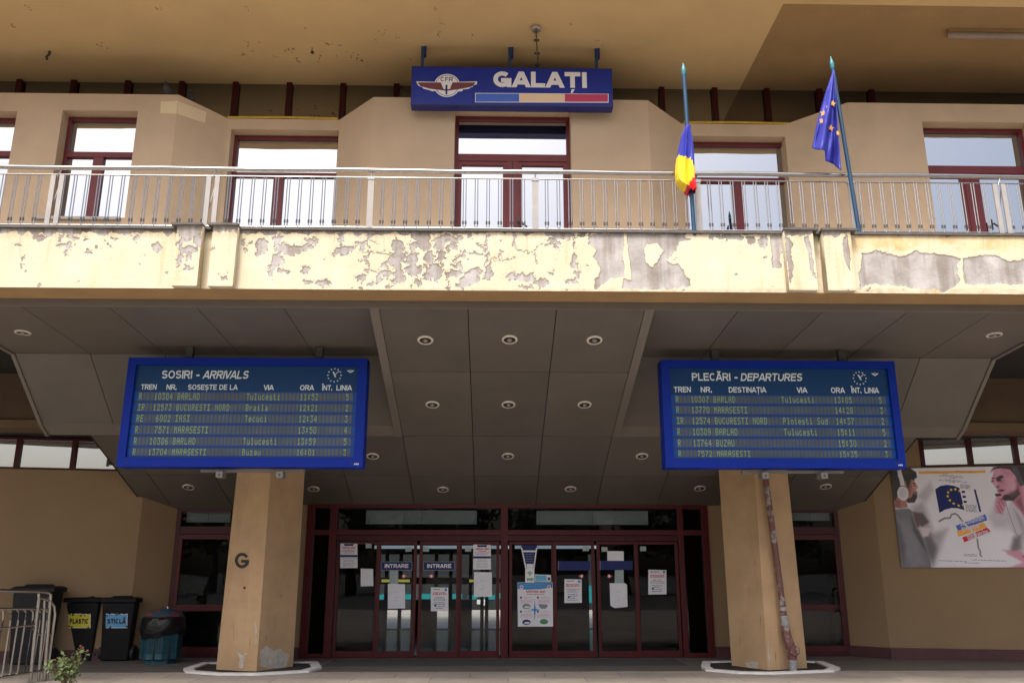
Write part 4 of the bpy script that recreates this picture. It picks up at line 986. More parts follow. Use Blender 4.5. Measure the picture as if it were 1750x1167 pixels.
# ================================================================== STATION SIGN
YSG = 12.5
sg = thing('station_sign', 'long blue station name sign with winged emblem and tricolour stripe hung under the roof', 'sign', (0, YSG, 7.3 + 1.6))
sp = front(YSG)
q0, q1 = sp.px(701.5, 179), sp.px(1046, 117.5); x0, x1, z0, z1 = q0[0], q1[0], q0[1], q1[1]
m = MB(); m.box(x0, x1, YSG, YSG + .20, z0, z1, M['blue_dark']); m.box(x0 + .02, x1 - .02, YSG - .004, YSG + .01, z0 + .03, z1 - .02, M['blue']); m.build('sign_box', sg, bevel=.008)
def z8(u, v): return (690 + u / 4.73, 30 + v / 4.73)
def emblem(mb, pl, P_, h, white, maroon, ink):
    c = P_(350, 553); e = P_(455, 553); rr = abs(pl.px(*e)[0] - pl.px(*c)[0]); a, b = pl.px(*c)
    wing = [(100, 520), (250, 524), (450, 524), (594, 520), (590, 545), (562, 552), (558, 565), (536, 568), (530, 580), (480, 585), (470, 600), (440, 600), (250, 598), (228, 600), (205, 590), (160, 580), (150, 568), (118, 555)]
    mb.poly(pl, [pl.px(*P_(*w_)) for w_ in wing], h + .001, white)
    mb.ell(pl, a, b, rr, rr, h + .002, white, 40); mb.ell(pl, a, b, rr * .90, rr * .90, h + .003, ink, 40); mb.ell(pl, a, b, rr * .86, rr * .86, h + .004, white, 40)
    for s in (0, 1):
        W = [(112, 530), (300, 530), (322, 583), (330, 596), (300, 592), (210, 580), (180, 572), (135, 560)] if s == 0 else [(582, 530), (395, 530), (372, 583), (362, 596), (395, 592), (470, 580), (520, 570), (556, 560)]
        mb.poly(pl, [pl.px(*P_(*w_)) for w_ in W], h + .006, maroon)
    mb.poly(pl, [pl.px(*P_(*w_)) for w_ in [(322, 584), (372, 584), (362, 597), (330, 597)]], h + .007, maroon)
    mb.poly(pl, [pl.px(*P_(*w_)) for w_ in [(338, 552), (354, 549), (352, 628), (338, 626)]], h + .008, ink)
    mb.poly(pl, [pl.px(*P_(*w_)) for w_ in [(302, 530), (396, 530), (366, 585), (330, 585)]], h + .005, white)
m = MB(); emblem(m, sp, z8, .006, M['white'], M['maroon'], M['ink_navy'])
m.pxcaps(sp, 'CFR', *z8(297, 487), *z8(398, 521), .011, M['ink_navy'], wt=.16, gap=.16); m.build('emblem', sg)
m = MB(); m.pxcaps(sp, 'GALAȚI', *z8(723, 448), *z8(1477, 566), .008, M['white'], wt=.27, gap=.10); m.build('lettering', sg)
m = MB(); m.pxpoly(sp, [z8(577, 613), z8(1656, 620), z8(1655, 692), z8(577, 689)], .006, M['white'])
for a_, b_, mt in ((582, 933, 'tri_blue'), (937, 1300, 'tri_yellow'), (1302, 1650, 'tri_red')):
    s_ = lambda u, v0: z8(u, v0 + (u - 577) * .0055)
    m.pxpoly(sp, [s_(a_, 618), s_(b_, 618), z8(b_, 685), z8(a_, 685)], .008, M[mt])
m.build('tricolour_stripe', sg)
for px_ in (722, 871, 1019):
    X = X_(px_, 105, YSG + .1); m = MB(); m.box(X - .025, X + .025, YSG + .08, YSG + .13, z1, ZS, M['pole_blue']); m.box(X + .026, X + .06, YSG + .07, YSG + .14, ZS - .18, ZS - .002, M['blue_dark']); m.build('hanger', sg)
m = MB(); p0 = atZ(916, 46, ZS); p1 = atY(919, 116, YSG + .1)
pts = [p0 + Vector((0, 0, -.02)), p0.lerp(p1, .35) + Vector((.0, 0, -.03)), p0.lerp(p1, .7) + Vector((.01, 0, -.05)), p1 + Vector((-.01, 0, .02)), p1 + Vector((.03, 0, -.04))]
m.tube(pts, .013, M['stem'], 6); m.lathe([(.07, 0), (.085, .02), (.075, .06), (.03, .075)], p0 + Vector((0, 0, -.076)), M['concrete'], 10)
for f in (.3, .62, .9):
    c = p0.lerp(p1, f); m.box(c.x - .045, c.x + .045, c.y - .02, c.y + .02, c.z - .03, c.z - .012, M['dark_metal'])
tag(recenter(m.build('power_cable')), 'old cable running down from a soffit socket to the blue name sign', 'cable')
m = MB(); p0 = atZ(85, 88, ZS); m.tube([p0, p0 + Vector((0, 0, -.06)), p0 + Vector((-.03, -.02, -.12)), p0 + Vector((-.01, -.02, -.17))], .02, M['dark_metal'], 6)
tag(recenter(m.build('ceiling_hook')), 'short rusty hook stub sticking out of the soffit at upper left', 'hook')
m = MB(); n1 = atZ(1620, 57, ZS - .06); n2 = atZ(1790, 66, ZS - .06)
ft = thing('fluorescent_lamp', 'long dusty fluorescent tube lamp under the dark roof soffit', 'lamp', (n1.x, n1.y, ZS))
m.box(n1.x, n1.x + 2.0, n1.y - .05, n1.y + .05, ZS - .06, ZS - .002, M['beam']); m.build('housing', ft)
m = MB(); m.tube([(n1.x - .02, n1.y, ZS - .1), (n1.x + .03, n1.y, ZS - .1), (n1.x + 1.97, n1.y, ZS - .1), (n1.x + 2.02, n1.y, ZS - .1)], .06, M['tube_light'], 14, rs=[.04, .06, .06, .04]); m.build('diffuser', ft, smooth=True)
for (a_, b_, lb) in ((389, 577, 'thin yellow pipe along the ledge over the left recessed balcony window'), (1168, 1347, 'thin yellow pipe along the ledge over the right recessed balcony window')):
    m = MB(); zz = ZWR + .02; Yp = YR - .005
    m.tube([(X_(a_, 204, Yp), Yp, zz), ((X_(a_, 204, Yp) + X_(b_, 204, Yp)) / 2, Yp, zz + .012), (X_(b_, 204, Yp), Yp, zz)], .02, M['pipe_yellow'], 8)
    tag(recenter(m.build('gas_pipe', smooth=True)), lb, 'pipe')

# ================================================================== DEPARTURE BOARDS
FONT = {}
def G(ch, s): FONT[ch] = s.split()
for ch, s in {
 'A': '01110 10001 10001 11111 10001 10001 10001', 'B': '11110 10001 10001 11110 10001 10001 11110', 'C': '01110 10001 10000 10000 10000 10001 01110',
 'D': '11110 10001 10001 10001 10001 10001 11110', 'E': '11111 10000 10000 11110 10000 10000 11111', 'I': '11111 00100 00100 00100 00100 00100 11111',
 'L': '10000 10000 10000 10000 10000 10000 11111', 'M': '10001 11011 10101 10101 10001 10001 10001', 'N': '10001 11001 10101 10011 10001 10001 10001',
 'O': '01110 10001 10001 10001 10001 10001 01110', 'R': '11110 10001 10001 11110 10100 10010 10001', 'S': '01111 10000 10000 01110 00001 00001 11110',
 'T': '11111 00100 00100 00100 00100 00100 00100', 'U': '10001 10001 10001 10001 10001 10001 01110', 'Z': '11111 00001 00010 00100 01000 10000 11111',
 'P': '11110 10001 10001 11110 10000 10000 10000', 'a': '00000 00000 01110 00001 01111 10001 01111', 'c': '00000 00000 01110 10000 10000 10001 01110',
 'd': '00001 00001 01101 10011 10001 10001 01111', 'e': '00000 00000 01110 10001 11111 10000 01110', 'i': '00100 00000 01100 00100 00100 00100 01110',
 'l': '01100 00100 00100 00100 00100 00100 01110', 'o': '00000 00000 01110 10001 10001 10001 01110', 'r': '00000 00000 10110 11001 10000 10000 10000',
 's': '00000 00000 01110 10000 01110 00001 11110', 't': '01000 01000 11100 01000 01000 01001 00110', 'u': '00000 00000 10001 10001 10001 10011 01101',
 'z': '00000 00000 11111 00010 00100 01000 11111', ':': '00000 01100 01100 00000 01100 01100 00000',
 '0': '01110 10001 10001 10001 10001 10001 01110', '1': '00100 01100 00100 00100 00100 00100 01110', '2': '01110 10001 00001 00010 00100 01000 11111',
 '3': '11111 00010 00100 00010 00001 10001 01110', '4': '00010 00110 01010 10010 11111 00010 00010', '5': '11111 10000 11110 00001 00001 10001 01110',
 '6': '00110 01000 10000 11110 10001 10001 01110', '7': '11111 00001 00010 00100 01000 01000 01000', '8': '01110 10001 10001 01110 10001 10001 01110', '9': '01110 10001 10001 01111 00001 00010 01100'}.items(): G(ch, s)
YBD = 12.95; bp = front(YBD)
def board(name, label, P_, outer, inner, lines, title, heads, rows, clock, wing, maker, screws):
    ox0, ox1, oy0, oy1 = outer; om = (oy0 + oy1) / 2; x0, x1 = bp.px(*P_(ox0, om))[0], bp.px(*P_(ox1, om))[0]; z0, z1 = bp.px(*P_(850, oy1))[1], bp.px(*P_(850, oy0))[1]
    t = thing(name, label, 'information board', ((x0 + x1) / 2, YBD, z0))
    im = (inner[2] + inner[3]) / 2; a0, a1 = bp.px(*P_(inner[0], im))[0], bp.px(*P_(inner[1], im))[0]; b0, b1 = bp.px(*P_(850, inner[3]))[1], bp.px(*P_(850, inner[2]))[1]
    m = MB(); fr_ = M['blue_frame']
    m.box(x0, a0, YBD, YBD + .3, z0, z1, fr_); m.box(a1, x1, YBD, YBD + .3, z0, z1, fr_); m.box(a0, a1, YBD + .001, YBD + .299, b1, z1 - .001, fr_); m.box(a0, a1, YBD + .001, YBD + .299, z0 + .001, b0, fr_)
    m.box(a0, a1, YBD + .06, YBD + .28, b0, b1, fr_); m.build('frame', t)
    m = MB(); m.text(bp, maker, x1 - .13, z0 + .035, x1 - .06, z0 + .06, .003, M['white'], bold=.03)
    for s in screws: c = bp.px(*P_(*s)); m.ell(bp, c[0], c[1], .014, .014, .004, M['ink'], 12, .004)
    m.build('frame_fixings', t)
    fp_ = Plane((0, YBD + .06, 0), (1, 0, 0), (0, 0, 1)); zz = [b1 - (b1 - b0) * f for f in lines]
    m = MB(); m.rect(fp_, a0, zz[0], a1, b1, .004, M['board_head'], .004); m.build('header_panel', t)
    W = a1 - a0
    for body, f0, f1, g0, g1, sh in title + heads:
        m = MB(); m.caps(fp_, body, a0 + f0 * W, b1 - g1 * (b1 - b0), a0 + f1 * W, b1 - g0 * (b1 - b0), .006, M['board_text'], wt=.185, gap=.10, shear=sh); m.build('heading_lettering', t)
    m = MB(); ca, cb = a0 + clock[0] * W, b1 - clock[1] * (b1 - b0); rr = clock[2] * W
    for k in range(12):
        th = k * math.pi / 6; w_ = .012
        m.line(fp_, [(ca + math.sin(th) * rr * .82, cb + math.cos(th) * rr * .82), (ca + math.sin(th) * rr, cb + math.cos(th) * rr)], .016, .007, M['board_text'])
    m.line(fp_, [(ca, cb), (ca + rr * .62, cb + rr * .62)], .010, .008, M['board_text']); m.line(fp_, [(ca + .02, cb - .03), (ca - rr * .2, cb + rr * .5)], .02, .009, M['board_text']); m.build('clock_symbol', t)
    m = MB(); wa, wb = a0 + wing[0] * W, b1 - wing[1] * (b1 - b0); k = .058
    m.poly(fp_, [(wa - k, wb + .016), (wa, wb + .012), (wa + k, wb + .016), (wa + k * .7, wb - .004), (wa + .02, wb - .012), (wa, wb - .03), (wa - .02, wb - .012), (wa - k * .7, wb - .004)], .007, M['board_text']); m.ell(fp_, wa, wb + .004, .02, .02, .009, M['board_text'], 14); m.ell(fp_, wa, wb + .004, .012, .012, .011, M['board_head'], 14); m.build('winged_emblem', t)
    for i, rw in enumerate(rows):
        zt2, zb2 = zz[i], zz[i + 1]; hh = zt2 - zb2
        m = MB(); m.rect(fp_, a0, zb2, a1, zt2, .0035, M['board_line'], .0035); m.rect(fp_, a0, zb2 + hh * .10, a1, zt2 - hh * .04, .005, M['board_row'], .002); r_ = m.build('display_row', t)
        cells = MB(); N = 56; c0 = a0 + .022 * W; pw = (W * .96) / N
        for k in range(N): cells.rect(fp_, c0 + k * pw + pw * .10, zb2 + hh * .20, c0 + (k + 1) * pw - pw * .10, zt2 - hh * .12, .007, M['cell'], .002)
        cells.build('character_cells', r_)
        for col, s in rw:
            if not s: continue
            ch = MB()
            for j, c in enumerate(s):
                if c not in FONT: continue
                cx = c0 + (col + j) * pw + pw * .14; cw = pw * .74; dw = cw / 5; top = zt2 - hh * .16; dh = (hh * .60) / 7
                for yy, row in enumerate(FONT[c]):
                    k = 0
                    while k < 5:
                        if row[k] == '1':
                            e = k
                            while e < 5 and row[e] == '1': e += 1
                            ch.rect(fp_, cx + k * dw, top - (yy + 1) * dh, cx + e * dw, top - yy * dh, .009, M['lcd'], .001); k = e
                        else: k += 1
            ch.build('characters', r_)
    m = MB(); m.box(x0 + 1.2, x1 - .9, YBD + .16, YBD + .24, z0 - .06, z0 - .02, M['bracket'])
    for f in (.415, .66):
        X = x0 + f * (x1 - x0); m.box(X - .05, X + .05, YBD + .05, YBD + .25, z0 - .15, z0 - .061, M['bracket']); m.ell(Plane((0, YBD + .05, 0), (1, 0, 0), (0, 0, 1)), X, z0 - .11, .016, .016, .003, M['ink'], 10, .003)
    m.build('support_bracket', t)
    m = MB()
    for f in (.24, .79): X = x0 + f * (x1 - x0); m.box(X - .05, X + .05, YBD + .1, YBD + .2, z1, 4.99, M['dark_metal'])
    m.build('hanger', t)
def row(kind, nr, dest, via, ora, lin): return [(0, kind), (9 - len(nr), nr), (10, dest), (28, via), (42, ora), (54, lin)]
PA = lambda u, v: (190 + u / 3.889, 600 + v / 3.889); PD = lambda u, v: (1110 + u / 3.889, 600 + v / 3.889)
board('arrivals_board', 'blue arrivals display board hanging before the left pillar', PA, (74, 1687, 45, 768), (128, 1626, 92, 705), [.285, .408, .525, .647, .770, .890, 1.0],
      [('SOSIRI -', .115, .285, .055, .145, 0), ('ARRIVALS', .298, .503, .055, .145, .22)],
      [('TREN', .028, .098, .21, .268, 0), ('NR.', .142, .187, .21, .268, 0), ('SOSEȘTE DE LA', .238, .46, .21, .268, 0), ('VIA', .577, .622, .21, .268, 0), ('ORA', .741, .803, .21, .268, 0), ('ÎNT.', .841, .886, .21, .268, 0), ('LINIA', .905, .974, .21, .268, 0)],
      [row('R', '10304', 'BARLAD', 'Tulucesti', '11:52', '5'), row('IR', '12573', 'BUCURESTI NORD', 'Braila', '12:21', '2'), row('RE', '6002', 'IASI', 'Tecuci', '12:34', '3'),
       row('R', '7571', 'MARASESTI', '', '13:50', '4'), row('R', '10306', 'BARLAD', 'Tulucesti', '13:59', '5'), row('R', '13704', 'MARASESTI', 'Buzau', '16:01', '3')],
      (.893, .10, .033), (.965, .055), 'AEG', [(103, 738), (839, 743), (1597, 744)])
board('departures_board', 'blue departures display board hanging before the right pillar', PD, (92, 1668, 62, 775), (148, 1618, 110, 715), [.298, .412, .530, .650, .772, .893, 1.0],
      [('PLECĂRI -', .103, .312, .055, .142, 0), ('DEPARTURES', .325, .605, .055, .142, .22)],
      [('TREN', .018, .095, .21, .272, 0), ('NR.', .140, .190, .21, .272, 0), ('DESTINAȚIA', .268, .437, .21, .272, 0), ('VIA', .578, .625, .21, .272, 0), ('ORA', .735, .797, .21, .272, 0), ('ÎNT.', .829, .873, .21, .272, 0), ('LINIA', .889, .953, .21, .272, 0)],
      [row('R', '10307', 'BARLAD', 'Tulucesti', '13:05', '5'), row('R', '13770', 'MARASESTI', '', '14:28', '3'), row('IR', '12574', 'BUCURESTI NORD', 'Ploiesti Sud', '14:37', '2'),
       row('R', '10309', 'BARLAD', 'Tulucesti', '15:11', '5'), row('R', '13764', 'BUZAU', '', '15:30', '2'), row('R', '7572', 'MARASESTI', '', '15:35', '3')],
      (.873, .105, .032), (.945, .060), 'AEG', [(178, 762), (922, 757), (1642, 746)])

# ================================================================== DOWNLIGHTS
def ceil_hit(px_, py_):
    best = None
    for (q0, q1, side) in ((A0, A2, 0), (S0, S1_, 1), (A2, A4, 2)):
        s = (q1[1] - q0[1]) / (q1[0] - q0[0]); d = ray(px_, py_)
        t = (q0[1] + s * (0 - q0[0]) + s * CAM.y - CAM.z) / (d.z - s * d.y); p = CAM + d * t
        if q0[0] - .01 <= p.y <= q1[0] and ((side == 0 and abs(p.x) < 1.9) or (side == 1 and abs(p.x) > 1.9) or side == 2): return p, Vector((0, s, -1)).normalized()
DL = [(727, 581, 'first from the left of the three downlights nearest the balcony edge'), (871, 580, 'middle of the three downlights nearest the balcony edge'), (1016, 581, 'third of the three downlights nearest the balcony edge, by the departures side'),
      (739, 691, 'left one of the second row of round downlights between the boards'), (869, 691, 'centre one of the second row of round downlights between the boards'), (999, 691, 'right one of the second row of round downlights between the boards'),
      (637, 779, 'round downlight just beside the lower right corner of the arrivals board'), (868, 779, 'round downlight in the third row, midway between the two boards'), (1097, 779, 'round downlight just left of the lower corner of the departures board'),
      (322, 832, 'round downlight above the left side door'), (536, 835, 'round downlight just right of the left pillar top'), (757, 836, 'round downlight above the left glass entrance doors'), (975, 835, 'round downlight above the right glass entrance doors'), (1196, 834, 'round downlight just left of the right pillar top'), (1411, 831, 'round downlight above the right side door'),
      (39, 568, 'lone round downlight in the outer soffit left of the arrivals board'), (1699, 572, 'lone round downlight in the outer soffit right of the departures board')]
for (px_, py_, lb) in DL:
    p, nn = ceil_hit(px_, py_); t = thing('downlight', lb, 'ceiling light', tuple(p), 'round downlights in the porch ceiling')
    m = MB(); m.lathe([(.085, .004), (.088, .016), (.112, .012), (.116, -.004), (.085, -.004)], p, M['lamp_ring'], 28, nn); m.build('ring', t, smooth=True)
    m = MB(); m.lathe([(.085, .006), (.078, .002), (.05, .001), (.002, .001)], p + nn * .004, M['lamp_bowl'], 24, nn); m.build('reflector', t, smooth=True)
    m = MB(); m.lathe([(.036, .0), (.034, .016), (.022, .028), (.002, .032)], p + nn * .006, M['bulb'], 16, nn); m.build('bulb', t, smooth=True)
# ================================================================== NOTICES ON THE DOORS
dp = front(YD - .012)
nrm = random.Random(11)
def notice(name, label, cat, pts, h=.0, deco=None, m0='paper', group='papers taped to the glass doors'):
    m = MB(); m.pxpoly(dp, pts, h + .002, M[m0], .002)
    if deco: deco(m, pts, h)
    return tag(recenter(m.build(name)), label, cat, group)
def R4(x0, y0, x1, y1): return [(x0, y0), (x1, y0 + .6), (x1 + .4, y1), (x0 - .2, y1 + .4)]
def tlines(m, x0, x1, ys, wd, mt, h, frac=(.55, 1.0)):
    for y in ys:
        f = nrm.uniform(*frac); c = (x0 + x1) / 2; w_ = (x1 - x0) * f / 2
        a = dp.px(c - w_, y); b = dp.px(c + w_, y); x = a[0]
        while x < b[0]:
            L = nrm.uniform(.02, .07); m.rect(dp, x, a[1] - wd / 2, min(x + L, b[0]), a[1] + wd / 2, h + .0035, mt); x += L + .012
def job(m, p, h):
    (x0, y0), (x1, _), (_, y1), _ = p; w_ = x1 - x0; H = y1 - y0
    m.pxpoly(dp, [(x0 + w_ * .2, y0 + 1), (x0 + w_ * .8, y0 + 1), (x0 + w_ * .75, y0 + H * .1), (x0 + w_ * .25, y0 + H * .1)], h + .0035, M['ink_navy'])
    m.pxcaps(dp, 'ANGAJAM', x0 + w_ * .12, y0 + H * .13, x0 + w_ * .88, y0 + H * .22, h + .0035, M['ink_red'], wt=.2)
    tlines(m, x0 + 2, x1 - 2, [y0 + H * .27, y0 + H * .33], .012, M['ink_red'], h); tlines(m, x0 + 2, x1 - 2, [y0 + H * .39], .01, M['ink_grey'], h)
    m.pxpoly(dp, [(x0, y0 + H * .47), (x1, y0 + H * .47), (x1, y0 + H * .56), (x0, y0 + H * .56)], h + .0035, M['ink_navy'])
    tlines(m, x0 + 2, x1 - 2, [y0 + H * k for k in (.62, .68, .74, .80, .86, .91)], .007, M['ink_grey'], h)
def info(m, p, h):
    (x0, y0), (x1, _), (_, y1), _ = p; w_ = x1 - x0; H = y1 - y0
    tlines(m, x0 + 2, x0 + w_ * .6, [y0 + H * .09], .016, M['ink_grey'], h); m.pxpoly(dp, [(x1 - 6, y0 + 2), (x1 - 2, y0 + 2), (x1 - 2, y0 + 6), (x1 - 6, y0 + 6)], h + .0035, M['ink_blue'])
    tlines(m, x0 + 2, x1 - 2, [y0 + H * .23, y0 + H * .29], .018, M['ink_red'], h, (.85, 1)); tlines(m, x0 + 2, x1 - 2, [y0 + H * k for k in (.42, .48, .54)], .012, M['ink_grey'], h)
    tlines(m, x0 + 3, x1 - 4, [y0 + H * k for k in (.65, .72, .80, .88)], .010, M['ink_navy'], h, (.4, .9)); q = dp.px(x0 + w_ * .25, y0 + H * .76); m.ell(dp, q[0], q[1], .02, .02, h + .004, M['ink_navy'], 12)
def scrawl(m, p, h):
    x0, y0 = p[0]; x1 = max(q[0] for q in p) - 1; y1 = max(q[1] for q in p) - 1
    tlines(m, x0 + 3, x1 - 3, [y0 + (y1 - y0) * k for k in (.35, .55, .7)], .004, M['ink_grey'], h, (.1, .35))
notice('notice', 'job notice with red heading and navy band on the far left sliding door', 'notice', R4(581.6, 928, 610.7, 970), 0, job)
notice('notice', 'job notice with red heading and navy band on the fourth door, above a blank sheet', 'notice', R4(809, 930, 838.7, 972.5), 0, job)
notice('paper_sheet', 'small blank white sheet on the far left sliding door', 'paper', R4(616.6, 971, 637.6, 1001))
notice('paper_sheet', 'white sheet below the first blue INTRARE sign from the left', 'paper', R4(663, 997, 692, 1039), .004, scrawl)
notice('paper_sheet', 'larger blank white sheet below the job notice on the fourth door', 'paper', R4(810.2, 977, 840.4, 1019), 0, scrawl)
notice('paper_sheet', 'white sheet with cut corners below the blank blue plate on the seventh door', 'paper', [(1041.7, 996), (1068, 996), (1071.5, 999), (1072.5, 1036), (1062, 1037.5), (1050, 1038.5), (1043, 1034)], .004, scrawl)
notice('paper_sheet', 'white sheet above the blank blue plate on the seventh door', 'paper', R4(1038, 941, 1065.7, 961), 0)
notice('info_sheet', 'printed information sheet with red line below the second INTRARE sign', 'notice', R4(736.5, 1003, 766, 1043.5), 0, info)
notice('info_sheet', 'printed information sheet with red line below the blank blue plate on the sixth door', 'notice', R4(964.6, 989, 994, 1029.5), 0, info)
notice('info_sheet', 'printed information sheet with red line on the far right sliding door', 'notice', R4(1108, 973, 1138.7, 1015), 0, info)
notice('pale_strip', 'pale film strip between the first INTRARE sign and the sheet below it', 'sticker', R4(666, 974, 680, 998), 0, None, 'pale')
notice('pale_strip', 'pale film strip between the blank blue plate and the cut-corner sheet', 'sticker', R4(1050.6, 972, 1065.7, 998), 0, None, 'pale')
for (x, y, lb) in ((625, 928, 'small pale sticker at the top of the far left door'), (693, 934, 'small pale sticker at the top of the second door'), (723, 934, 'small pale sticker at the top of the third door'), (795, 934, 'small pale sticker at the top of the fourth door'), (996, 933, 'small pale sticker at the top of the sixth door'), (1028, 934, 'small pale sticker at the top of the seventh door'), (1094, 933, 'small pale sticker at the top of the far right door')):
    notice('small_sticker', lb, 'sticker', R4(x, y, x + 10, y + 8), 0, None, 'pale', 'small pale stickers at the door tops')
for (x, s, lb) in ((690, 1, 'small round red sticker on the second door, under the first INTRARE sign'), (737, -1, 'small round red sticker on the third door, under the second INTRARE sign'), (994, -1, 'small round red sticker on the sixth door, under its blank blue plate'), (1041, 1, 'small round red sticker on the seventh door, under its blank blue plate')):
    m = MB(); q = dp.px(x, 984); m.ell(dp, q[0], q[1], .038, .038, .002, M['ink_red'], 18, .002); m.poly(dp, [(q[0], q[1] + .036), (q[0] + s * .075, q[1]), (q[0], q[1] - .036)], .003, M['ink_red'], .001); m.ell(dp, q[0], q[1], .024, .024, .0045, M['paper'], 14)
    tag(recenter(m.build('round_sticker')), lb, 'sticker', 'round red door stickers')
def intrare(lb, x0, y0, x1, y1, txt):
    m = MB(); m.pxpoly(dp, [(x0, y0), (x1, y0 + .3), (x1, y1), (x0, y1)], .010, M['ink_navy'], .004)
    if txt:
        for (a, b, c, d) in ((x0, y0, x1, y0 + .9), (x0, y1 - .9, x1, y1), (x0, y0, x0 + .9, y1), (x1 - .9, y0, x1, y1)): m.pxpoly(dp, [(a, b), (c, b), (c, d), (a, d)], .012, M['ink_grey'])
        m.pxcaps(dp, 'INTRARE', x0 + 6.5, y0 + 4.2, x1 - 6.5, y1 - 4.6, .0125, M['white'], wt=.2, gap=.13)
    else: m.pxpoly(dp, [(x0, y0), (x0 + 1, y0), (x0 + 1, y1), (x0, y1)], .012, M['ink_grey'])
    tag(recenter(m.build('entrance_sign' if txt else 'blue_plate')), lb, 'sign', 'blue plates on the sliding doors')
intrare('blue INTRARE sign on the second sliding door from the left', 651, 959, 704.7, 974.4, True)
intrare('blue INTRARE sign on the third sliding door from the left', 723.5, 959, 777.7, 974.6, True)
intrare('blank blue plate on the sixth sliding door', 953.6, 958.4, 1009, 974.2, False)
intrare('blank blue plate between white papers on the seventh sliding door', 1025, 957.6, 1081, 973.4, False)
m = MB(); m.pxpoly(dp, [(890.5, 931), (918, 931), (912.5, 972.6), (899, 972.6)], .002, M['ink_navy'], .002)
m.pxpoly(dp, [(890.5, 936), (892.5, 936), (900.5, 972.6), (898, 972.6)], .0035, M['white']); m.pxpoly(dp, [(918, 936), (916, 936), (911, 972.6), (913, 972.6)], .0035, M['white']); m.pxpoly(dp, [(893, 940), (915.5, 940), (915, 943), (893.5, 943)], .0035, M['paper'])
m.pxpoly(dp, [(899.5, 963), (911.5, 963), (910.5, 972.6), (900.8, 972.6)], .0045, M['paper'])
for y, a, b in ((946.5, 896, 913), (950.5, 897, 912.5), (954.5, 898, 912), (958.5, 899, 911.5)): tlines(m, a, b, [y], .010, M['ink_grey'], .001, (.8, 1))
tag(recenter(m.build('timetable_sticker')), 'dark tapering sticker with text on the fifth door, above the wifi sign', 'sticker')
m = MB(); m.pxpoly(dp, R4(897.7, 972, 913, 995), .006, M['white'], .002); q = dp.px(905.4, 983); k = (dp.px(906.4, 983)[0] - q[0])
for r in (2.0, 4.0, 6.0): m.line(dp, [(q[0] + k * r * math.sin(t), q[1] + k * r * math.cos(t)) for t in np.linspace(-.85, .85, 8)], k * 1.2, .008, M['ink_green'])
m.ell(dp, q[0], q[1], k * .8, k * .8, .008, M['ink_green'], 10); m.pxtext(dp, 'WiFi', 899.5, 987, 911.5, 992.5, .008, M['ink_green'], bold=.05)
tag(recenter(m.build('wifi_sticker')), 'white sticker with green wireless waves on the fifth door', 'sticker')
m = MB(); m.pxpoly(dp, [(914, 981), (941.5, 982), (941.8, 993.5), (914, 993)], .004, M['paper'], .002); m.pxpoly(dp, [(915, 982.5), (934, 983), (934, 992), (915, 992)], .006, M['ink_sky']); m.pxpoly(dp, [(936, 986), (940, 986), (940, 991), (936, 991)], .006, M['ink_navy'])
tag(recenter(m.build('blue_leaflet')), 'small sky blue leaflet above the school poster', 'leaflet')
m = MB(); X0, X1, Y0, Y1 = 884.3, 944.6, 994.5, 1070
m.pxpoly(dp, [(X0, Y0), (X1, Y0), (X1 + .6, Y1), (X0 + .8, Y1)], .005, M['paper'], .003)
m.pxpoly(dp, [(X0 + .5, Y0 + .5), (X1 - .5, Y0 + .5), (X1 - .5, Y0 + 9), (X0 + 40, Y0 + 11.5), (X0 + 15, Y0 + 12.5), (X0 + .5, Y0 + 11)], .0065, M['ink_blue'])
for x in (X0 + 7, X1 - 6.5): q = dp.px(x, Y0 + 8); m.ell(dp, q[0], q[1], .037, .037, .008, M['paper'], 16); m.ell(dp, q[0], q[1], .02, .02, .0095, M['ink_red'], 12)
tlines(m, X0 + 10, X1 - 10, [Y0 + 3.5, Y0 + 7], .010, M['ink_sky'], .005, (.7, 1))
m.pxcaps(dp, 'ADMITERE 2021', X0 + 14, Y0 + 14, X1 - 13, Y0 + 17.6, .0065, M['ink_red'], wt=.22); tlines(m, X0 + 16, X1 - 15, [Y0 + 20.5], .012, M['ink_red'], .003, (1, 1))
for (a, b) in ((X0 + 3, X0 + 27), (X0 + 32, X1 - 3)):
    for yy in (Y0 + 26, Y0 + 50): tlines(m, a + 5, b, [yy], .009, M['ink_grey'], .003, (.6, .8)); q = dp.px(a + 3, yy); m.ell(dp, q[0], q[1], .02, .022, .0065, M['ink_navy'], 10); tlines(m, a + 1, b, [yy + 4, yy + 6.5, yy + 9], .007, M['ink_red'], .003, (.7, 1))
for (x, y, c) in ((X0 + 15.5, Y0 + 41, 'ink_grey'), (X0 + 15.5, Y0 + 68, 'ink_navy'), (X1 - 15, Y0 + 67, 'ink_green')):
    q = dp.px(x, y); m.ell(dp, q[0], q[1], .082, .05, .0065, M[c], 20); m.ell(dp, q[0] + .01, q[1] - .012, .055, .018, .008, M['paper' if c != 'ink_green' else 'leaf'], 14)
m.pxpoly(dp, [(X1 - 24, Y0 + 37), (X1 - 9, Y0 + 38), (X1 - 9, Y0 + 41), (X1 - 12, Y0 + 45), (X1 - 20, Y0 + 45), (X1 - 24, Y0 + 40)], .0065, M['ink_grey'])
cx, cy = X0 + 29.5, Y0 + 47
m.pxpoly(dp, [(cx, cy - 18), (cx + 1.6, cy - 1.6), (cx + 10, cy), (cx + 1.6, cy + 1.6), (cx, cy + 19), (cx - 1.6, cy + 1.6), (cx - 10, cy), (cx - 1.6, cy - 1.6)], .0075, M['ink_blue'])
tag(recenter(m.build('school_poster')), 'large white admissions poster with blue header and four-pointed star on the fifth door', 'poster')

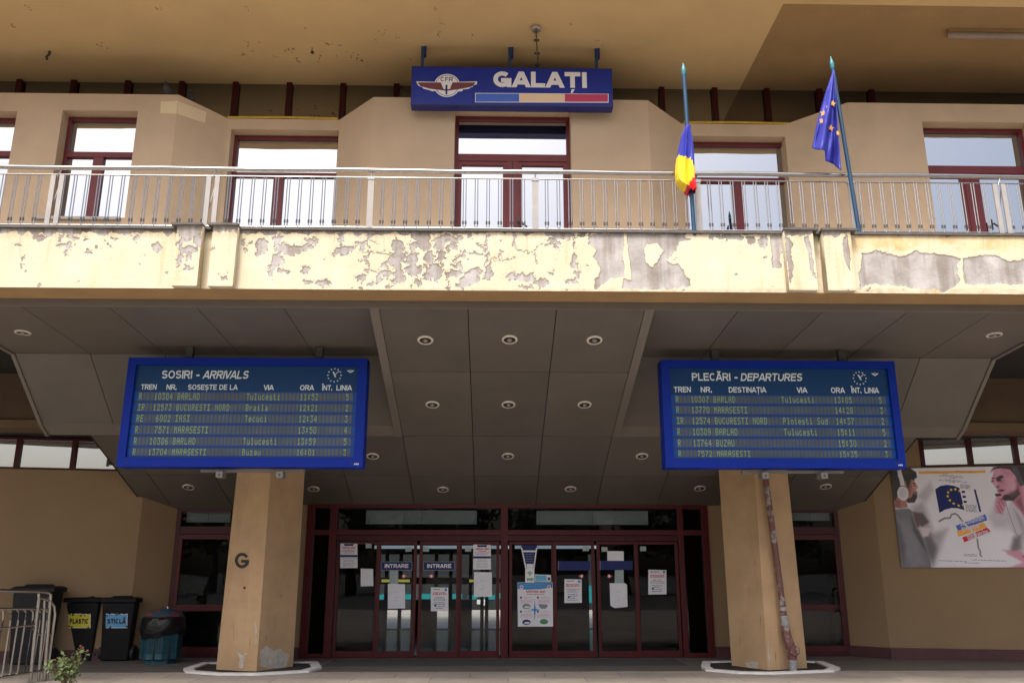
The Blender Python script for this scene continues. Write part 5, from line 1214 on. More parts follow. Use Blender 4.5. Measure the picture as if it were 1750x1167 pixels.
# ================================================================== WALL POSTER
wp = Plane(tuple(wr.pt(0, 0, .03)), wr.r, (0, 0, 1))
pt = thing('wall_poster', 'large printed poster of two men with headphones and a European flag on the right wall', 'poster', tuple(wp.pt(*wp.px(1640, 970))))
Zp = lambda u, v: (1500 + u / 5.072, 770 + v / 5.072)
TL, BLc = wp.px(1522, 812.5), wp.px(1541.5, 973); rr_ = wp.px(1772, 781)[0]; xl = (TL[0] + BLc[0]) / 2
yt_ = (TL[1] + wp.px(1750, 784)[1]) / 2; yb_ = (BLc[1] + wp.px(1750, 965)[1]) / 2

BA = wp.px(1522, 812.5), wp.px(1750, 784), wp.px(1750, 965.5), wp.px(1541.5, 973)
AX1 = wp.px(1750, 870)[0]
def pm(u, v):        # photo crop position -> poster plane, sheared to fill the upright sheet
    x, y = Zp(u, v)
    fl = (y - 812.5) / (973 - 812.5); x0_ = 1522 + (1541.5 - 1522) * fl; fx = (x - x0_) / (1750 - x0_)
    yt2 = 812.5 + (784 - 812.5) * fx; yb2 = 973 + (965.5 - 973) * fx; fy = (y - yt2) / (yb2 - yt2)
    return (xl + (AX1 - xl) * fx, yt_ + (yb_ - yt_) * min(1, max(0, fy)))
def chaikin(p, n=2):
    for _ in range(n):
        q = []
        for i in range(len(p)):
            (a, b), (c, d) = p[i], p[(i + 1) % len(p)]; q += [(a * .75 + c * .25, b * .75 + d * .25), (a * .25 + c * .75, b * .25 + d * .75)]
        p = q
    return p
def pr(mb, pts, h, mt): pp(mb, chaikin(pts), h, mt)
def pp(mb, pts, h, mt):
    mb.poly(wp, [(min(rr_ - .002, max(xl + .002, a)), b) for a, b in (pm(*q) for q in pts)], .012 + h, M[mt])
E_ = 1400
# the photographic print: soft-edged tones laid on the sheet as printed ink
LAY = [  # outline in crop pixels, ink colour, softness, optional second ink towards the right/bottom
 ([(300, 520), (400, 470), (450, 600), (480, 720), (600, 690), (520, 900), (450, 1100), (330, 800)], (.40, .37, .40), 40),
 ([(330, 440), (430, 470), (500, 370), (470, 290), (390, 380)], (.50, .47, .50), 30), ([(300, 560), (400, 570), (450, 640), (390, 690), (330, 660)], (.10, .07, .085), 16), ([(290, 600), (350, 590), (365, 690), (330, 690)], (.16, .05, .06), 8),
 ([(390, 760), (450, 730), (510, 860), (470, 990), (420, 900)], (.13, .12, .14), 30), ([(370, 690), (470, 690), (440, 760), (390, 770)], (.62, .52, .52), 14),
 ([(60, 520), (255, 515), (300, 560), (345, 690), (390, 775), (440, 890), (465, 1100), (60, 1100)], (.155, .150, .170), 5), ([(190, 640), (260, 640), (350, 800), (400, 1000), (300, 1030), (220, 900)], (.21, .20, .225), 40),
 ([(290, 590), (330, 690), (380, 780), (420, 900), (370, 830), (310, 720)], (.075, .07, .08), 12), ([(150, 620), (200, 700), (240, 860), (230, 1000), (190, 900)], (.095, .09, .105), 22), ([(150, 535), (265, 516), (277, 540), (160, 558)], (.50, .45, .46), 4),
 ([(120, 500), (175, 450), (255, 465), (268, 525), (210, 545), (120, 540)], (.42, .17, .13), 5), ([(150, 470), (200, 470), (200, 540), (150, 535)], (.22, .08, .06), 14),
 ([(235, 320), (318, 268), (338, 316), (362, 352), (344, 372), (350, 405), (330, 465), (280, 488), (215, 475), (212, 400)], (.46, .20, .155), 4), ([(255, 330), (300, 300), (308, 370), (285, 440), (252, 440)], (.26, .09, .075), 14), ([(318, 330), (345, 345), (340, 366), (322, 360)], (.58, .28, .22), 6),
 ([(60, 190), (170, 195), (290, 190), (345, 218), (357, 262), (325, 294), (298, 292), (276, 364), (262, 362), (250, 310), (222, 360), (200, 400), (160, 480), (60, 470)], (.018, .010, .009), 5), ([(180, 215), (280, 205), (320, 235), (250, 250)], (.06, .032, .026), 16),
 ([(266, 492), (256, 460), (296, 446), (318, 402), (353, 392), (351, 440), (326, 486)], (.02, .012, .011), 5), ([(322, 405), (348, 402), (346, 414), (326, 416)], (.28, .10, .09), 3), ([(310, 316), (338, 310), (341, 322), (316, 328)], (.02, .012, .012), 3), ([(320, 335), (339, 333), (337, 344), (324, 346)], (.03, .02, .02), 3),
 ([(168, 203), (207, 200), (236, 310), (241, 345), (204, 350), (194, 310)], (.66, .64, .66), 3), ([(225 + 51 * math.cos(t), 414 + 60 * math.sin(t)) for t in np.linspace(0, 6.28, 25)[:-1]], (.70, .68, .70), 3), ([(222 + 36 * math.cos(t), 412 + 44 * math.sin(t)) for t in np.linspace(0, 6.28, 21)[:-1]], (.56, .53, .56), 10),
 ([(950, 560), (1040, 420), (1110, 380), (1130, 660), (1000, 660)], (.55, .50, .56), 45), ([(1120, 900), (1150, 700), (1095, 560), (1140, 430), (1190, 400), (1260, 420), (E_, 470), (E_, 870), (1265, 820), (1170, 890)], (.56, .52, .57), 14),
 ([(1090, 880), (1140, 740), (1218, 700), (1195, 820), (1150, 890)], (.19, .17, .19), 26), ([(1180, 470), (1215, 520), (1250, 640), (1235, 760), (1210, 620)], (.36, .33, .37), 18), ([(1262, 600), (E_, 640), (E_, 700), (1275, 680)], (.40, .36, .40), 20),
 ([(1040, 850), (1160, 850), (1300, 890), (E_, 900), (E_, 1020), (1060, 1010), (1190, 950)], (.62, .28, .38), 16), ([(1190, 890), (E_, 930), (E_, 955), (1220, 920)], (.16, .06, .09), 8),
 ([(1165, 400), (1240, 320), (E_, 290), (E_, 640), (1268, 570), (1225, 480)], (.50, .21, .28), 8), ([(1200, 400), (1255, 350), (1275, 530), (1240, 480)], (.26, .085, .12), 18),
 ([(1020, 455), (1050, 345), (1085, 365), (1115, 400), (1122, 440), (1080, 535), (1020, 515)], (.60, .27, .36), 10), ([(1062, 385), (1078, 385), (1106, 450), (1092, 452)], (.34, .11, .16), 8), ([(1048, 412), (1062, 410), (1088, 490), (1076, 492)], (.34, .11, .16), 8), ([(1036, 452), (1048, 448), (1072, 520), (1060, 522)], (.38, .13, .19), 8),
 ([(1026, 215), (1055, 116), (1120, 86), (1250, 86), (E_, 120), (E_, 340), (1240, 347), (1180, 400), (1105, 404), (1080, 362), (1058, 332), (1056, 300), (1043, 278), (1008, 236)], (.56, .24, .33), 5), ([(1150, 190), (1225, 160), (1250, 270), (1190, 330), (1140, 300)], (.66, .34, .44), 34), ([(1050, 130), (1110, 110), (1120, 165), (1060, 190)], (.64, .33, .42), 22),
 ([(1040, 240), (1062, 230), (1066, 272), (1046, 272)], (.66, .34, .44), 10), ([(1045, 280), (1078, 268), (1082, 290), (1058, 298)], (.28, .09, .13), 8), ([(1232, 200), (1262, 200), (1262, 330), (1225, 335)], (.34, .12, .17), 18), ([(1075, 195), (1120, 205), (1112, 240), (1078, 236)], (.36, .13, .19), 14),
 ([(1083, 392), (1110, 350), (1190, 343), (1240, 285), (1252, 335), (1190, 397), (1113, 410)], (.035, .016, .018), 9), ([(1150, 340), (1240, 285), (1240, 330), (1180, 370)], (.12, .045, .055), 20), ([(1056, 322), (1098, 299), (1132, 308), (1092, 323)], (.05, .02, .025), 5), ([(1060, 320), (1100, 320), (1090, 332), (1066, 332)], (.42, .10, .15), 4),
 ([(1048, 206), (1112, 170), (1134, 188), (1078, 213)], (.03, .014, .016), 5), ([(1060, 213), (1104, 202), (1100, 226), (1068, 232)], (.025, .015, .02), 5), ([(1018, 206), (1040, 194), (1045, 208), (1022, 217)], (.04, .02, .02), 4), ([(1018, 228), (1037, 221), (1039, 236), (1024, 241)], (.03, .015, .02), 4),
 ([(1010, 160), (1045, 106), (1120, 80), (1200, 70), (E_, 60), (E_, 190), (1262, 260), (1236, 165), (1195, 110), (1120, 106), (1060, 122)], (.035, .018, .02), 6), ([(1205, 80), (1262, 80), (1302, 240), (1262, 252)], (.07, .065, .075), 5), ([(1032, 350), (1085, 343), (1092, 362), (1038, 374)], (.02, .015, .02), 4),
]
nxp, nyp = 300, 220
FX, FY = np.meshgrid(np.linspace(0, (rr_ - xl) / (AX1 - xl), nxp), np.linspace(0, 1, nyp))
YT2 = 812.5 + (784 - 812.5) * FX; YB2 = 973 + (965.5 - 973) * FX; PY = YT2 + FY * (YB2 - YT2); PX0 = 1522 + 19.5 * (PY - 812.5) / 160.5; PX = PX0 + FX * (1750 - PX0)
U_, V_ = (PX - 1500) * 5.072, (PY - 770) * 5.072
U_ = U_ + 10 * fbm(U_ / 30, V_ / 30); V_ = V_ + 10 * fbm(U_ / 30 + 50, V_ / 30)
INK = np.ones(U_.shape + (3,)) * np.array((.76, .74, .79)) * (1 + .10 * fbm(U_ / 260, V_ / 260 + 9))[..., None]
for poly, col, soft in LAY:
    al = np.clip(polyfield(U_, V_, poly, soft) * .5 + .5, 0, 1); al = (al * al * (3 - 2 * al))[..., None]
    tone = 1 + .16 * fbm(U_ / 40 + 7, V_ / 40)[..., None]
    INK = INK * (1 - al) + np.array(col) * tone * al
AA = xl + (AX1 - xl) * FX; BB = yt_ + (yb_ - yt_) * FY
m = MB(); m.rect(wp, xl, yb_, rr_, yt_, .010, M['offwhite'], .010); m.build('backing_board', pt)
pv = np.array(wp.o)[None, None] + AA[..., None] * np.array(wp.r) + BB[..., None] * np.array(wp.u) + .012 * np.array(wp.n) - np.array(ORG[pt.name])
idx = np.arange(nxp * nyp).reshape(nyp, nxp); fs = np.stack([idx[:-1, :-1], idx[1:, :-1], idx[1:, 1:], idx[:-1, 1:]], -1).reshape(-1, 4)
me = bpy.data.meshes.new('sheet'); me.from_pydata(pv.reshape(-1, 3).tolist(), [], fs.tolist())
ca = me.color_attributes.new('ink', 'FLOAT_COLOR', 'POINT'); ca.data.foreach_set('color', np.concatenate([INK, np.ones(U_.shape + (1,))], -1).astype('f').ravel())
pm_ = mat('printed_sheet', (.6, .6, .6), .35); vn = pm_.node_tree.nodes.new('ShaderNodeVertexColor'); vn.layer_name = 'ink'; pm_.node_tree.links.new(vn.outputs[0], pm_.node_tree.nodes['Principled BSDF'].inputs['Base Color'])
me.materials.append(pm_); o = bpy.data.objects.new('sheet', me); COL.objects.link(o); o.parent = pt
m = MB(); q = [pm(*k) for k in ((1115, 400), (1125, 480), (1150, 600), (1170, 690), (1195, 780), (1190, 830))]; m.line(wp, q, .012, .0145, M['ink_grey']); m.build('printed_cord', pt)
m = MB()
pp(m, [(512, 355), (560, 320), (620, 305), (680, 308), (728, 322), (757, 517), (700, 505), (650, 505), (590, 525), (540, 557)], .002, 'ink_navy')
for (u, v) in ((653, 345), (690, 338), (626, 370), (620, 405), (636, 440), (668, 465), (710, 480), (728, 350), (748, 472)): q = pm(u, v); star(m, wp, q[0], q[1], .032, .0155, M['yellow'])
m.build('printed_flag', pt); m = MB()
pp(m, [(853, 325), (870, 322), (901, 520), (884, 524)], .002, 'ink_navy')
for v in (355, 398, 442): q = pm(760 + (v - 355) * .1, v); m.rect(wp, q[0] - .03, q[1] - .022, q[0] + .03, q[1] + .022, .014, M['ink_navy'])
r2 = random.Random(5)
def ptext(u0, u1, v, wd, mt):
    a = pm(u0, v); b = pm(u1, v); x = a[0]
    while x < b[0]:
        L = r2.uniform(.02, .08); yy = a[1] + (b[1] - a[1]) * (x - a[0]) / (b[0] - a[0]); m.rect(wp, x, yy - wd / 2, min(b[0], x + L), yy + wd / 2, .014, M[mt]); x += L + .014
for v in (293, 303, 313, 323): ptext(735, 825, v, .013, 'ink_grey')
for v in (470, 481, 492, 503, 514, 525): ptext(768, 862, v, .013, 'ink_grey')
for (a, b, v) in ((590, 755, 220), (560, 770, 231), (650, 710, 240), (605, 745, 259), (550, 800, 270), (640, 700, 278), (725, 830, 900), (725, 830, 912), (515, 745, 962), (780, 1060, 945), (725, 850, 972)): ptext(a, b, v, .012, 'ink_grey')
pp(m, [(370, 212), (972, 142), (975, 163), (372, 234)], .002, 'gold'); ptext(440, 630, 207, .012, 'ink_grey'); ptext(700, 890, 175, .012, 'ink_grey')
m.build('printed_text', pt)
m = MB()
for pts, mt, body, tb in (([(672, 658), (932, 540), (944, 592), (690, 700)], 'tri_blue', 'Să comunicăm', ((705, 640), (915, 565))), ([(680, 702), (915, 613), (935, 655), (690, 752)], 'gold', 'peste', ((725, 690), (870, 650))), ([(722, 756), (935, 657), (963, 690), (736, 797)], 'flag_red', 'state vecine', ((760, 755), (940, 690)))):
    pp(m, pts, .002, mt); a, b = pm(*tb[0]), pm(*tb[1])
    d = Vector((b[0] - a[0], b[1] - a[1])); L = d.length; d.normalize(); tp = Plane(wp.pt(a[0], a[1]), wp.r * d.x + wp.u * d.y, wp.u * d.x - wp.r * d.y)
    m.text(tp, body, 0, -.05, L, .06, .0165, M['poster'], bold=.02)
q = [pm(*k) for k in ((530, 632), (580, 600), (630, 593), (642, 565), (675, 552), (700, 570), (735, 620))]; m.line(wp, q, .035, .016, M['ink_grey'])
q = [pm(*k) for k in ((735, 620), (760, 650), (825, 710), (845, 760))]; m.line(wp, q, .035, .018, M['poster'])
q = [pm(*k) for k in ((845, 760), (848, 840), (862, 870), (856, 895), (870, 915))]; m.line(wp, q, .03, .016, M['ink_grey'])
m.build('printed_ribbons', pt)

# ================================================================== DRAINPIPE, KERBS
pa_, pb_ = atY(1307, 805, YPL - .04), atY(1350, 1128, YPL - .02)
dpz = thing('drainpipe', 'rusty red-brown drainpipe with peeling paint down the right pillar', 'pipe', (pb_.x, pb_.y, 0))
m = MB(); d = (pa_ - pb_).normalized(); m.tube([pb_ + d * .32, pa_ + d * .45], .052, M['drain'], 14); m.build('pipe', dpz, smooth=True)
m = MB(); m.tube([pb_ + d * .55, pb_ + d * .72], .066, M['drain_grey'], 14); m.tube([pb_ + d * .80, pb_ + d * .86], .062, M['drain_grey'], 14); m.build('collar', dpz, smooth=True)
ft_ = Vector((pb_.x + .035, pb_.y - .03, 0))
m = MB(); m.tube([pb_ + d * .56, pb_ + d * .40, ft_ + Vector((.0, 0, .32)), ft_ + Vector((0, 0, .16))], .07, M['drain'], 16, rs=[.066, .075, .082, .07]); m.lathe([(.01, .075), (.078, .07), (.085, .06), (.085, 0), (.01, 0)], ft_ + Vector((.012, -.03, .33)), M['drain'], 18, Vector((.15, -1, 0))); m.build('inspection_elbow', dpz, smooth=True)
m = MB(); m.tube([ft_ + Vector((0, 0, .005)), ft_ + Vector((0, 0, .17))], .064, M['drain_grey'], 16); m.tube([ft_ + Vector((0, 0, .14)), ft_ + Vector((0, 0, .18))], .076, M['drain_grey'], 16); m.build('foot_socket', dpz, smooth=True)
for (pts, lb, sgn) in (([(313, 1142), (330, 1137), (372, 1135.5), (500, 1135), (533, 1135), (550, 1140), (528, 1146), (440, 1151), (372, 1151), (318, 1147)], 'white painted kerb ring around the foot of the left pillar', 0), ([(1198, 1139), (1212, 1134.5), (1262, 1133.5), (1380, 1133.5), (1425, 1134.5), (1436, 1141), (1425, 1145.5), (1320, 1149.5), (1262, 1148.5), (1206, 1144)], 'white painted kerb ring around the foot of the right pillar', 1)):
    W = [atZ(x, y, .03) for x, y in pts]
    for k in (3, 2, 1, 4): W[k] = Vector((W[k].x, W[k].y + .5, W[k].z))
    c = sum((Vector(q) for q in W), Vector()) / len(W)
    I = [c + (q - c) * .86 for q in W]; n = len(W); m = MB()
    for i in range(n):
        j = (i + 1) % n; m.prism([(W[i].x, W[i].y, .0045), (W[j].x, W[j].y, .0045), (I[j].x, I[j].y, .0045), (I[i].x, I[i].y, .0045)], (0, 0, .035), M['kerb'])
    t = tag(m.build('kerb_ring'), lb, 'kerb', 'painted kerbs at the pillars')
    m = MB(); m.prism([(q.x, q.y, .0045) for q in I], (0, 0, .012), M['soil']); m.build('soil', t)

# ================================================================== BINS
def wheelie(label, px0, px1, ytop, ybot, sticker=None, sc=1.0, yw=None):
    p = atZ((px0 + px1) / 2, ybot, 0); Y = p.y; w_ = X_(px1, (ytop + ybot) / 2, Y) - X_(px0, (ytop + ybot) / 2, Y); H = Z_((px0 + px1) / 2, ytop, Y)
    t = thing('wheelie_bin', label, 'bin', (p.x, Y, 0), 'wheelie bins along the left wall'); k = M['bin_grey'] if yw else M['black']
    bw, tw = w_ * .39, w_ * .47; d = w_ * (.6 if yw else .45)
    zt2 = H * .90
    def ringp(hw, y0, y1, z): return [(p.x - hw, y0, z), (p.x + hw, y0, z), (p.x + hw, y1, z), (p.x - hw, y1, z)]
    m = MB(); m.add(ringp(bw, Y + .06, Y + d * .8, .012) + ringp(tw, Y, Y + d * .92, zt2), [(3, 2, 1, 0), (4, 5, 6, 7), (0, 1, 5, 4), (1, 2, 6, 5), (2, 3, 7, 6), (3, 0, 4, 7)], k); m.build('body', t, bevel=.03)
    m = MB(); m.box(p.x - tw - .035, p.x + tw + .035, Y - .04, Y + d, zt2, zt2 + .075, k); m.build('rim', t, bevel=.015)
    m = MB(); a = ringp(tw + .03, Y - .03, Y + d, zt2 + .077); b = ringp(tw - .03, Y + .03, Y + d - .03, H * .975); m.add(a + b, [(3, 2, 1, 0), (4, 5, 6, 7), (0, 1, 5, 4), (1, 2, 6, 5), (2, 3, 7, 6), (3, 0, 4, 7)], k)
    m.add(ringp(tw * .62, Y + .06, Y + d * .8, H * .97) + ringp(tw * .55, Y + .09, Y + d * .75, H), [(4, 5, 6, 7), (0, 1, 5, 4), (1, 2, 6, 5), (2, 3, 7, 6), (3, 0, 4, 7)], k); m.build('lid', t, bevel=.02)
    for s in (-1, 1):
        m = MB(); m.lathe([(.01, 0), (.13, 0), (.14, .03), (.13, .06), (.01, .06)], (p.x + s * (bw + .04) - .03, Y + d * .75, .142), M['black_rubber'], 18, Vector((1, 0, 0))); m.build('wheel', t, smooth=True)
    m = MB(); m.tube([(p.x - tw, Y + d + .05, zt2 + .05), (p.x + tw, Y + d + .05, zt2 + .05)], .018, k); m.build('handle', t)
    if sticker:
        body, mt, (sx0, sy0, sx1, sy1) = sticker
        # plane of the slightly sloping front
        fpn = Plane((p.x, Y + .06, .012), (1, 0, 0), (0, -.06, zt2 - .012)); hh = .006
        m = MB(); Q = []
        c4 = [(sx0, sy0), (sx1, sy0), (sx1, sy1), (sx0, sy1)]
        for i in range(4):
            u, v = Vector(c4[i]), Vector(c4[(i + 1) % 4]); n_ = 12 if i in (0,) else 6
            for k2 in range(n_):
                q = u.lerp(v, k2 / n_); j = 1.4 if i in (0, 1) else .25
                Q.append((q.x + rnd.uniform(-.3, .3) * j, q.y + rnd.uniform(-.2, 1.0) * j * (1 if i == 0 else .4)))
        m.pxpoly(fpn, [(q[0] + (.7 if q[0] < (sx0 + sx1) / 2 else -.2), q[1]) for q in Q], hh, M['white'], .002)
        cx_, cy_ = (sx0 + sx1) / 2, (sy0 + sy1) / 2
        m.pxpoly(fpn, [(cx_ + (q[0] - cx_) * .95, cy_ + (q[1] - cy_) * .93) for q in Q], hh + .0015, M[mt], .001)
        dyt = 4.2 if len(body) > 6 else 2.0
        m.pxcaps(fpn, body, sx0 + 2.5, sy0 + 8.5, sx1 - 2.5, sy1 - 7.2, hh + .003, M['ink'], wt=.30, gap=.08)
        for k2 in range(9):
            x, y = rnd.uniform(sx0 + 1, sx1 - 1), rnd.choice((rnd.uniform(sy0, sy0 + 4), rnd.uniform(sy1 - 5, sy1))); a, b = fpn.px(x, y)
            m.poly(fpn, [(a + .018 * math.cos(t2) * rnd.uniform(.4, 1.5), b + .018 * math.sin(t2) * rnd.uniform(.4, 1.5)) for t2 in np.linspace(0, 6.28, 7)[:-1]], hh + .004, M['black'])
        m.build('sticker', t)
wheelie('large charcoal wheelie bin half hidden behind the steel barrier', 2, 76, 998, 1137, None, 1, True)
wheelie('black wheelie bin with torn yellow PLASTIC sticker', 97.5, 158.5, 1017.5, 1130.5, ('PLASTIC', 'st_yellow', (116.5, 1048, 155, 1072.5)))
wheelie('black wheelie bin with torn blue STICLĂ sticker', 161.5, 221, 1018, 1130.5, ('STICLĂ', 'st_blue', (180.5, 1048, 218, 1072.5)))
p = atZ(277, 1136, 0); Yl = p.y + .3
lt = thing('litter_bin', 'slatted teal litter bin with black bag over its rim and chipped red lid', 'bin', (p.x, Yl, 0))
kx = (X_(300, 1090, Yl) - X_(250, 1090, Yl)) / 50; hz = lambda y: Z_(277, y, Yl - .25)
c = Vector((X_(276, 1100, Yl), Yl, 0)); m = MB(); m.lathe([(.01, .005), (26 * kx, .005), (26 * kx, hz(1127)), (.01, hz(1127))], c, M['litter'], 8); m.build('pedestal', lt)
m = MB(); m.lathe([(.02, hz(1127)), (32 * kx, hz(1127)), (30.5 * kx, hz(1070)), (.02, hz(1070))], c, M['gap'], 8)
m.build('liner', lt)
m = MB(); r8 = 33.6 * kx; nS = 8
for f in range(8):
    a0, a1 = 2 * math.pi * f / 8 + math.pi / 8, 2 * math.pi * (f + 1) / 8 + math.pi / 8
    p0, p1 = c + Vector((r8 * math.cos(a0), r8 * math.sin(a0), 0)), c + Vector((r8 * math.cos(a1), r8 * math.sin(a1), 0)); cc = (a0 + a1) / 2; out = Vector((math.cos(cc), math.sin(cc), 0))
    L = (p1 - p0).length; pl = Plane(p0, p1 - p0, (0, 0, 1)); hb, ht = hz(1126), hz(1066)
    def bx(u0, u1, v0, v1, t=.02):
        m.prism([pl.pt(u0, v0) - out * t, pl.pt(u1, v0) - out * t, pl.pt(u1, v1) - out * t, pl.pt(u0, v1) - out * t], out * t, M['litter'])
    bx(0, L, hb, hb + .09); n_ = 5
    for k in range(n_ + 1): u = k * (L - .03) / n_; bx(u, u + .03, hb + .09, ht)
    for k in range(14): v = hb + .1 + k * (ht - hb - .1) / 14; bx(0, L, v, v + .014, .012)
m.build('slatted_body', lt)
m = MB(); V = []; NB = 40; prof = [(31, 1053.5), (34.5, 1055), (36.5, 1062), (37, 1070), (36.5, 1080), (34, 1087), (32, 1084)]
for i, (r_, y) in enumerate(prof):
    for k in range(NB):
        th = 2 * math.pi * k / NB; wob = 1 + .035 * math.sin(7 * th + i) + .02 * math.sin(13 * th - 2 * i); dzz = .05 * math.sin(2 * th + 2.6) * (i / 6) + .015 * math.sin(9 * th) * (i / 6)
        V.append(c + Vector((r_ * kx * wob * math.cos(th), r_ * kx * wob * math.sin(th), hz(y) + dzz)))
m.add(V, [(i * NB + k, i * NB + (k + 1) % NB, (i + 1) * NB + (k + 1) % NB, (i + 1) * NB + k) for i in range(len(prof) - 1) for k in range(NB)], M['bag']); m.build('bin_bag', lt, smooth=True)
m = MB(); m.lathe([(30.5 * kx, hz(1056)), (33 * kx, hz(1053)), (31 * kx, hz(1051))], c, M['lid_red'], 32); m.lathe([(31 * kx, hz(1051)), (26 * kx, hz(1045.5)), (16 * kx, hz(1041)), (.01, hz(1039.5))], c, M['litter_lid'], 32); m.lathe([(.01, hz(1041)), (.025, hz(1041)), (.02, hz(1037)), (.01, hz(1036.5))], c + Vector((.05, 0, 0)), M['steel'], 10); m.build('lid', lt, smooth=True)

# ================================================================== STEEL BARRIER
def zb(u, v): return (u / 5.303, 980 + v / 5.303)
q0 = atZ(*zb(385, 975), 0); q1 = atZ(-70, 1181, 0)
YBR = q0.y; dirv = (Vector((q1.x, q1.y, 0)) - Vector((q0.x, q0.y, 0))).normalized()
brp = Plane((q0.x, q0.y, 0), -dirv, (0, 0, 1))
B3 = lambda u, v: brp.pt(*brp.px(*zb(u, v)))
br = thing('steel_barrier', 'curved stainless steel tube barrier in front of the bins', 'barrier', (q0.x, q0.y, 0))
m = MB()
for (y0, y1) in ((155, 158),):
    m.tube([B3(-420, 150), B3(-100, 150), B3(340, 160), B3(430, 168), B3(462, 190), B3(455, 260), B3(400, 970)], .028, M['steel'], 10)
m.tube([B3(352, 178), B3(352, 222), B3(400, 225), B3(455, 248), B3(492, 295), B3(500, 370), B3(475, 560), B3(430, 900), B3(425, 965)], .022, M['steel'], 10); m.build('end_loop', br, smooth=True)
m = MB(); m.tube([B3(-420, 318), B3(425, 318)], .018, M['steel'], 8); m.build('upper_rail', br, smooth=True)
m = MB(); m.tube([B3(-420, 1010), B3(-60, 950), B3(380, 876)], .024, M['steel'], 8); m.build('lower_rail', br, smooth=True)
m = MB(); m.tube([B3(-420, 520), B3(0, 495), B3(320, 462), B3(300, 500), B3(310, 535), B3(360, 548), B3(470, 550)], .016, M['steel'], 8); m.build('brace_rail', br, smooth=True)
for (ut, ub) in ((-200, -255), (-125, -190), (-50, -125), (25, -55), (95, 15), (165, 85), (230, 155), (295, 225), (362, 290), (425, 360)):
    m = MB(); vb = 876 + (380 - ub) * .19; m.tube([B3(ut - 55, 318), B3(ut - 15, 322), B3(ut + 6, 350), B3(ut, 420), B3(ub, vb)], .014, M['steel'], 8); m.build('bar', br, smooth=True)
m = MB(); m.tube([B3(355, 225), B3(330, 420), B3(275, 975)], .026, M['steel'], 10); m.build('post', br, smooth=True)
m = MB(); m.tube([B3(405, 240), B3(395, 420), B3(345, 975)], .020, M['steel'], 10); m.build('post', br, smooth=True)

# ================================================================== ROSE BUSH
p = atZ(112, 1176, 0); bu = thing('rose_bush', 'small rose bush with reddish flower heads before the bins', 'plant', (p.x, p.y, 0))
rz = random.Random(21); kk = X_(113, 1140, p.y) - X_(112, 1140, p.y)
bp_ = front(p.y); stems = MB(); lv = MB(); tips = []
targets = [(85, 1128), (92, 1142), (100, 1125), (106, 1132), (112, 1140), (118, 1118), (128, 1117), (134, 1128), (138, 1122), (144, 1113), (126, 1140), (140, 1138), (97, 1155), (130, 1152), (112, 1120), (104, 1148), (121, 1130), (90, 1134)]
def leaf(c, s, m):
    d = Vector((rz.uniform(-1, 1), rz.uniform(-1, 1), rz.uniform(-.5, .7))).normalized(); n_ = Vector((rz.uniform(-1, 1), rz.uniform(-1.5, .2), rz.uniform(.1, 1))).normalized(); sd = d.cross(n_).normalized() * s * .32; up_ = d.cross(sd).normalized() * s * .1
    m.add([c, c + d * s * .4 + sd, c + d * s, c + d * s * .4 - sd, c + d * s * .45 + up_], [(0, 1, 4), (1, 2, 4), (2, 3, 4), (3, 0, 4)], M['leaf'])
for (x, y) in targets:
    a, b = bp_.px(x, y); tip = Vector((a, p.y + rz.uniform(-.15, .15), b)); base = Vector((p.x + rz.uniform(-.06, .06), p.y + rz.uniform(-.05, .05), 0.004)); mid = base.lerp(tip, .55) + Vector((rz.uniform(-.05, .05), rz.uniform(-.04, .04), .05))
    stems.tube([base, base.lerp(mid, .5), mid, tip], .006, M['stem'], 5, rs=[.009, .008, .006, .003])
    for k in range(15):
        f = rz.uniform(.30, 1.0); c = (base.lerp(mid, f / .55) if f < .55 else mid.lerp(tip, (f - .55) / .45)) + Vector((rz.uniform(-1, 1), rz.uniform(-1, 1), rz.uniform(-1, 1))) * .05
        leaf(c, rz.uniform(.04, .085), lv)
stems.build('stem', bu, smooth=True); lv.build('foliage', bu)
for (x, y) in ((141, 1104), (144, 1107), (152, 1112), (97, 1128)):
    a, b = bp_.px(x, y); c = Vector((a, p.y - .05, b)); m = MB()
    m.lathe([(.004, -.014), (.014, -.006), (.020, .007), (.014, .020), (.006, .016), (.003, .006)], c, M['rose'], 9, Vector((rz.uniform(-.4, .4), -.5, 1)))
    m.tube([c + Vector((0, 0, -.02)), c + Vector((-.06, .03, -.16))], .005, M['stem'], 5)
    for k in range(3): leaf(c + Vector((rz.uniform(-.03, .03), 0, -.04)), .04, m)
    m.build('flower', bu, smooth=True)

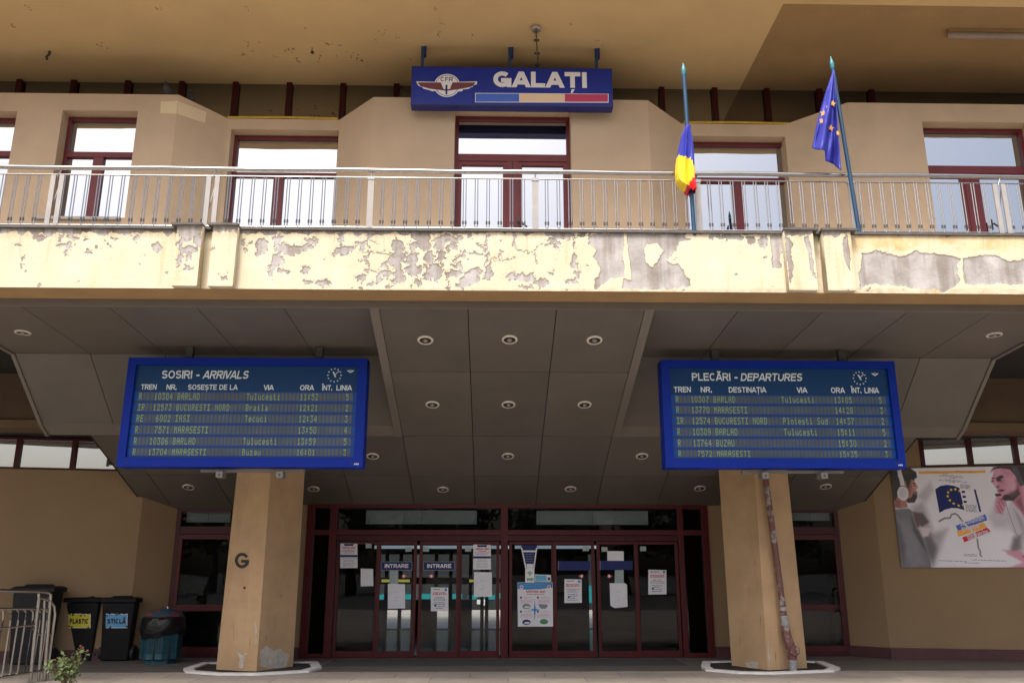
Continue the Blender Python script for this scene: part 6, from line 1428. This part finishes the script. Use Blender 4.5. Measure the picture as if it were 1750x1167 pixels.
# ================================================================== PIGEONS
def pigeon(label, px_, pybase, ytop, flip, Y):
    f0 = atY(px_, pybase, Y); f0.z = ZW + .004; s = .95
    t = thing('pigeon', label, 'bird', tuple(f0), 'pigeons on the wall top')
    def q(x, y, z): return f0 + Vector((x * .45 * flip, y, z * 1.05)) * s
    m = MB()                                         # body, neck, head as one surface
    m.tube([q(.10, .13, .05), q(.08, .10, .07), q(.05, .05, .095), q(.02, .0, .13), q(0, -.03, .165), q(-.015, -.04, .20), q(-.025, -.045, .225), q(-.03, -.05, .25), q(-.035, -.055, .268), q(-.036, -.056, .276)], .04, M['pigeon'], 14, rs=[k * s for k in (.012, .03, .055, .066, .058, .042, .030, .030, .022, .006)])
    m.build('body', t, smooth=True)
    m = MB(); m.tube([q(-.008, -.036, .185), q(-.02, -.043, .215), q(-.028, -.048, .24), q(-.034, -.054, .272)], .04, M['pigeon_dark'], 14, rs=[k * s for k in (.052, .037, .034, .012)]); m.build('dark_neck', t, smooth=True)
    m = MB(); m.tube([q(-.045, -.075, .252), q(-.055, -.10, .245)], .006, M['beak'], 6, rs=[.011, .003]); m.build('beak', t)
    m = MB(); m.tube([q(.09, .11, .06), q(.15, .22, .01)], .02, M['pigeon_dark'], 8, rs=[.035, .028]); m.build('tail', t)
    for sd_ in (-1, 1):
        m = MB(); m.tube([q(.05 * sd_ + .0, -.01, .165), q(.062 * sd_ + .02, .03, .13), q(.05 * sd_ + .06, .10, .085), q(.02 * sd_ + .11, .17, .04)], .02, M['pigeon'], 10, rs=[.02, .045, .035, .01]); m.build('wing', t, smooth=True)
        m = MB(); m.tube([q(.022 * sd_, .0, .08), q(.022 * sd_, -.005, .004)], .007, M['flag_red'], 6); m.build('leg', t)
pigeon('pigeon standing upright on the wall corner above the cream patch', 283, 172, 153, 1, YW + .10)
pigeon('hunched dark pigeon a little further right on the sloping wall edge', 325, 180, 165, -1, YW + .36)

# ================================================================== TREES ACROSS THE SQUARE (reflected in the doors; added tall to block low sky)
def tree_proto():
    t = thing('tree', 'leafy tree added across the square to block low sky', 'tree', (0, 0, 0)); rt = random.Random(4)
    m = MB(); m.tube([(0, 0, 0), (.1, 0, 1.2), (-.05, .1, 2.4), (.1, 0, 3.8)], .16, M['bark'], 10, rs=[.2, .15, .11, .05])
    for k in range(7):
        a = rt.uniform(0, 6.28); m.tube([(0, 0, 1.7 + k * .25), (math.cos(a) * .9, math.sin(a) * .9, 2.6 + k * .25)], .05, M['bark'], 6, rs=[.06, .02])
    m.build('trunk', t, smooth=True); m = MB()
    for k in range(26):
        a = rt.uniform(0, 6.28); r_ = rt.uniform(.2, 1.9); cz = rt.uniform(1.9, 4.3); cc = Vector((math.cos(a) * r_, math.sin(a) * r_, cz))
        for j in range(70):
            d = Vector((rt.gauss(0, 1), rt.gauss(0, 1), rt.gauss(0, 1))).normalized() * rt.uniform(.2, .7); cpt = cc + d; u = Vector((rt.gauss(0, 1), rt.gauss(0, 1), rt.gauss(0, 1))).normalized() * .14; v = u.cross(Vector((rt.gauss(0, 1), rt.gauss(0, 1), 1))).normalized() * .09
            m.add([cpt - u, cpt + v, cpt + u, cpt - v], [(0, 1, 2, 3)], M['tree_leaf'])
    m.build('crown', t); return t
tp = tree_proto(); gx = [(-22, -34), (-16.5, -36), (-11, -33), (-6, -37), (-1, -34), (4.5, -36), (10, -33), (15.5, -36), (21, -34)]
for i, (x, y) in enumerate(gx):
    t = tp if i == 0 else copy_thing(tp, (x, y, -.03), tp['label'])
    t.location = (x, y, -.03); t.scale = (1.9, 1.9, 1.75); t.rotation_euler.z = i * 1.7; t['group'] = 'added trees across the square'
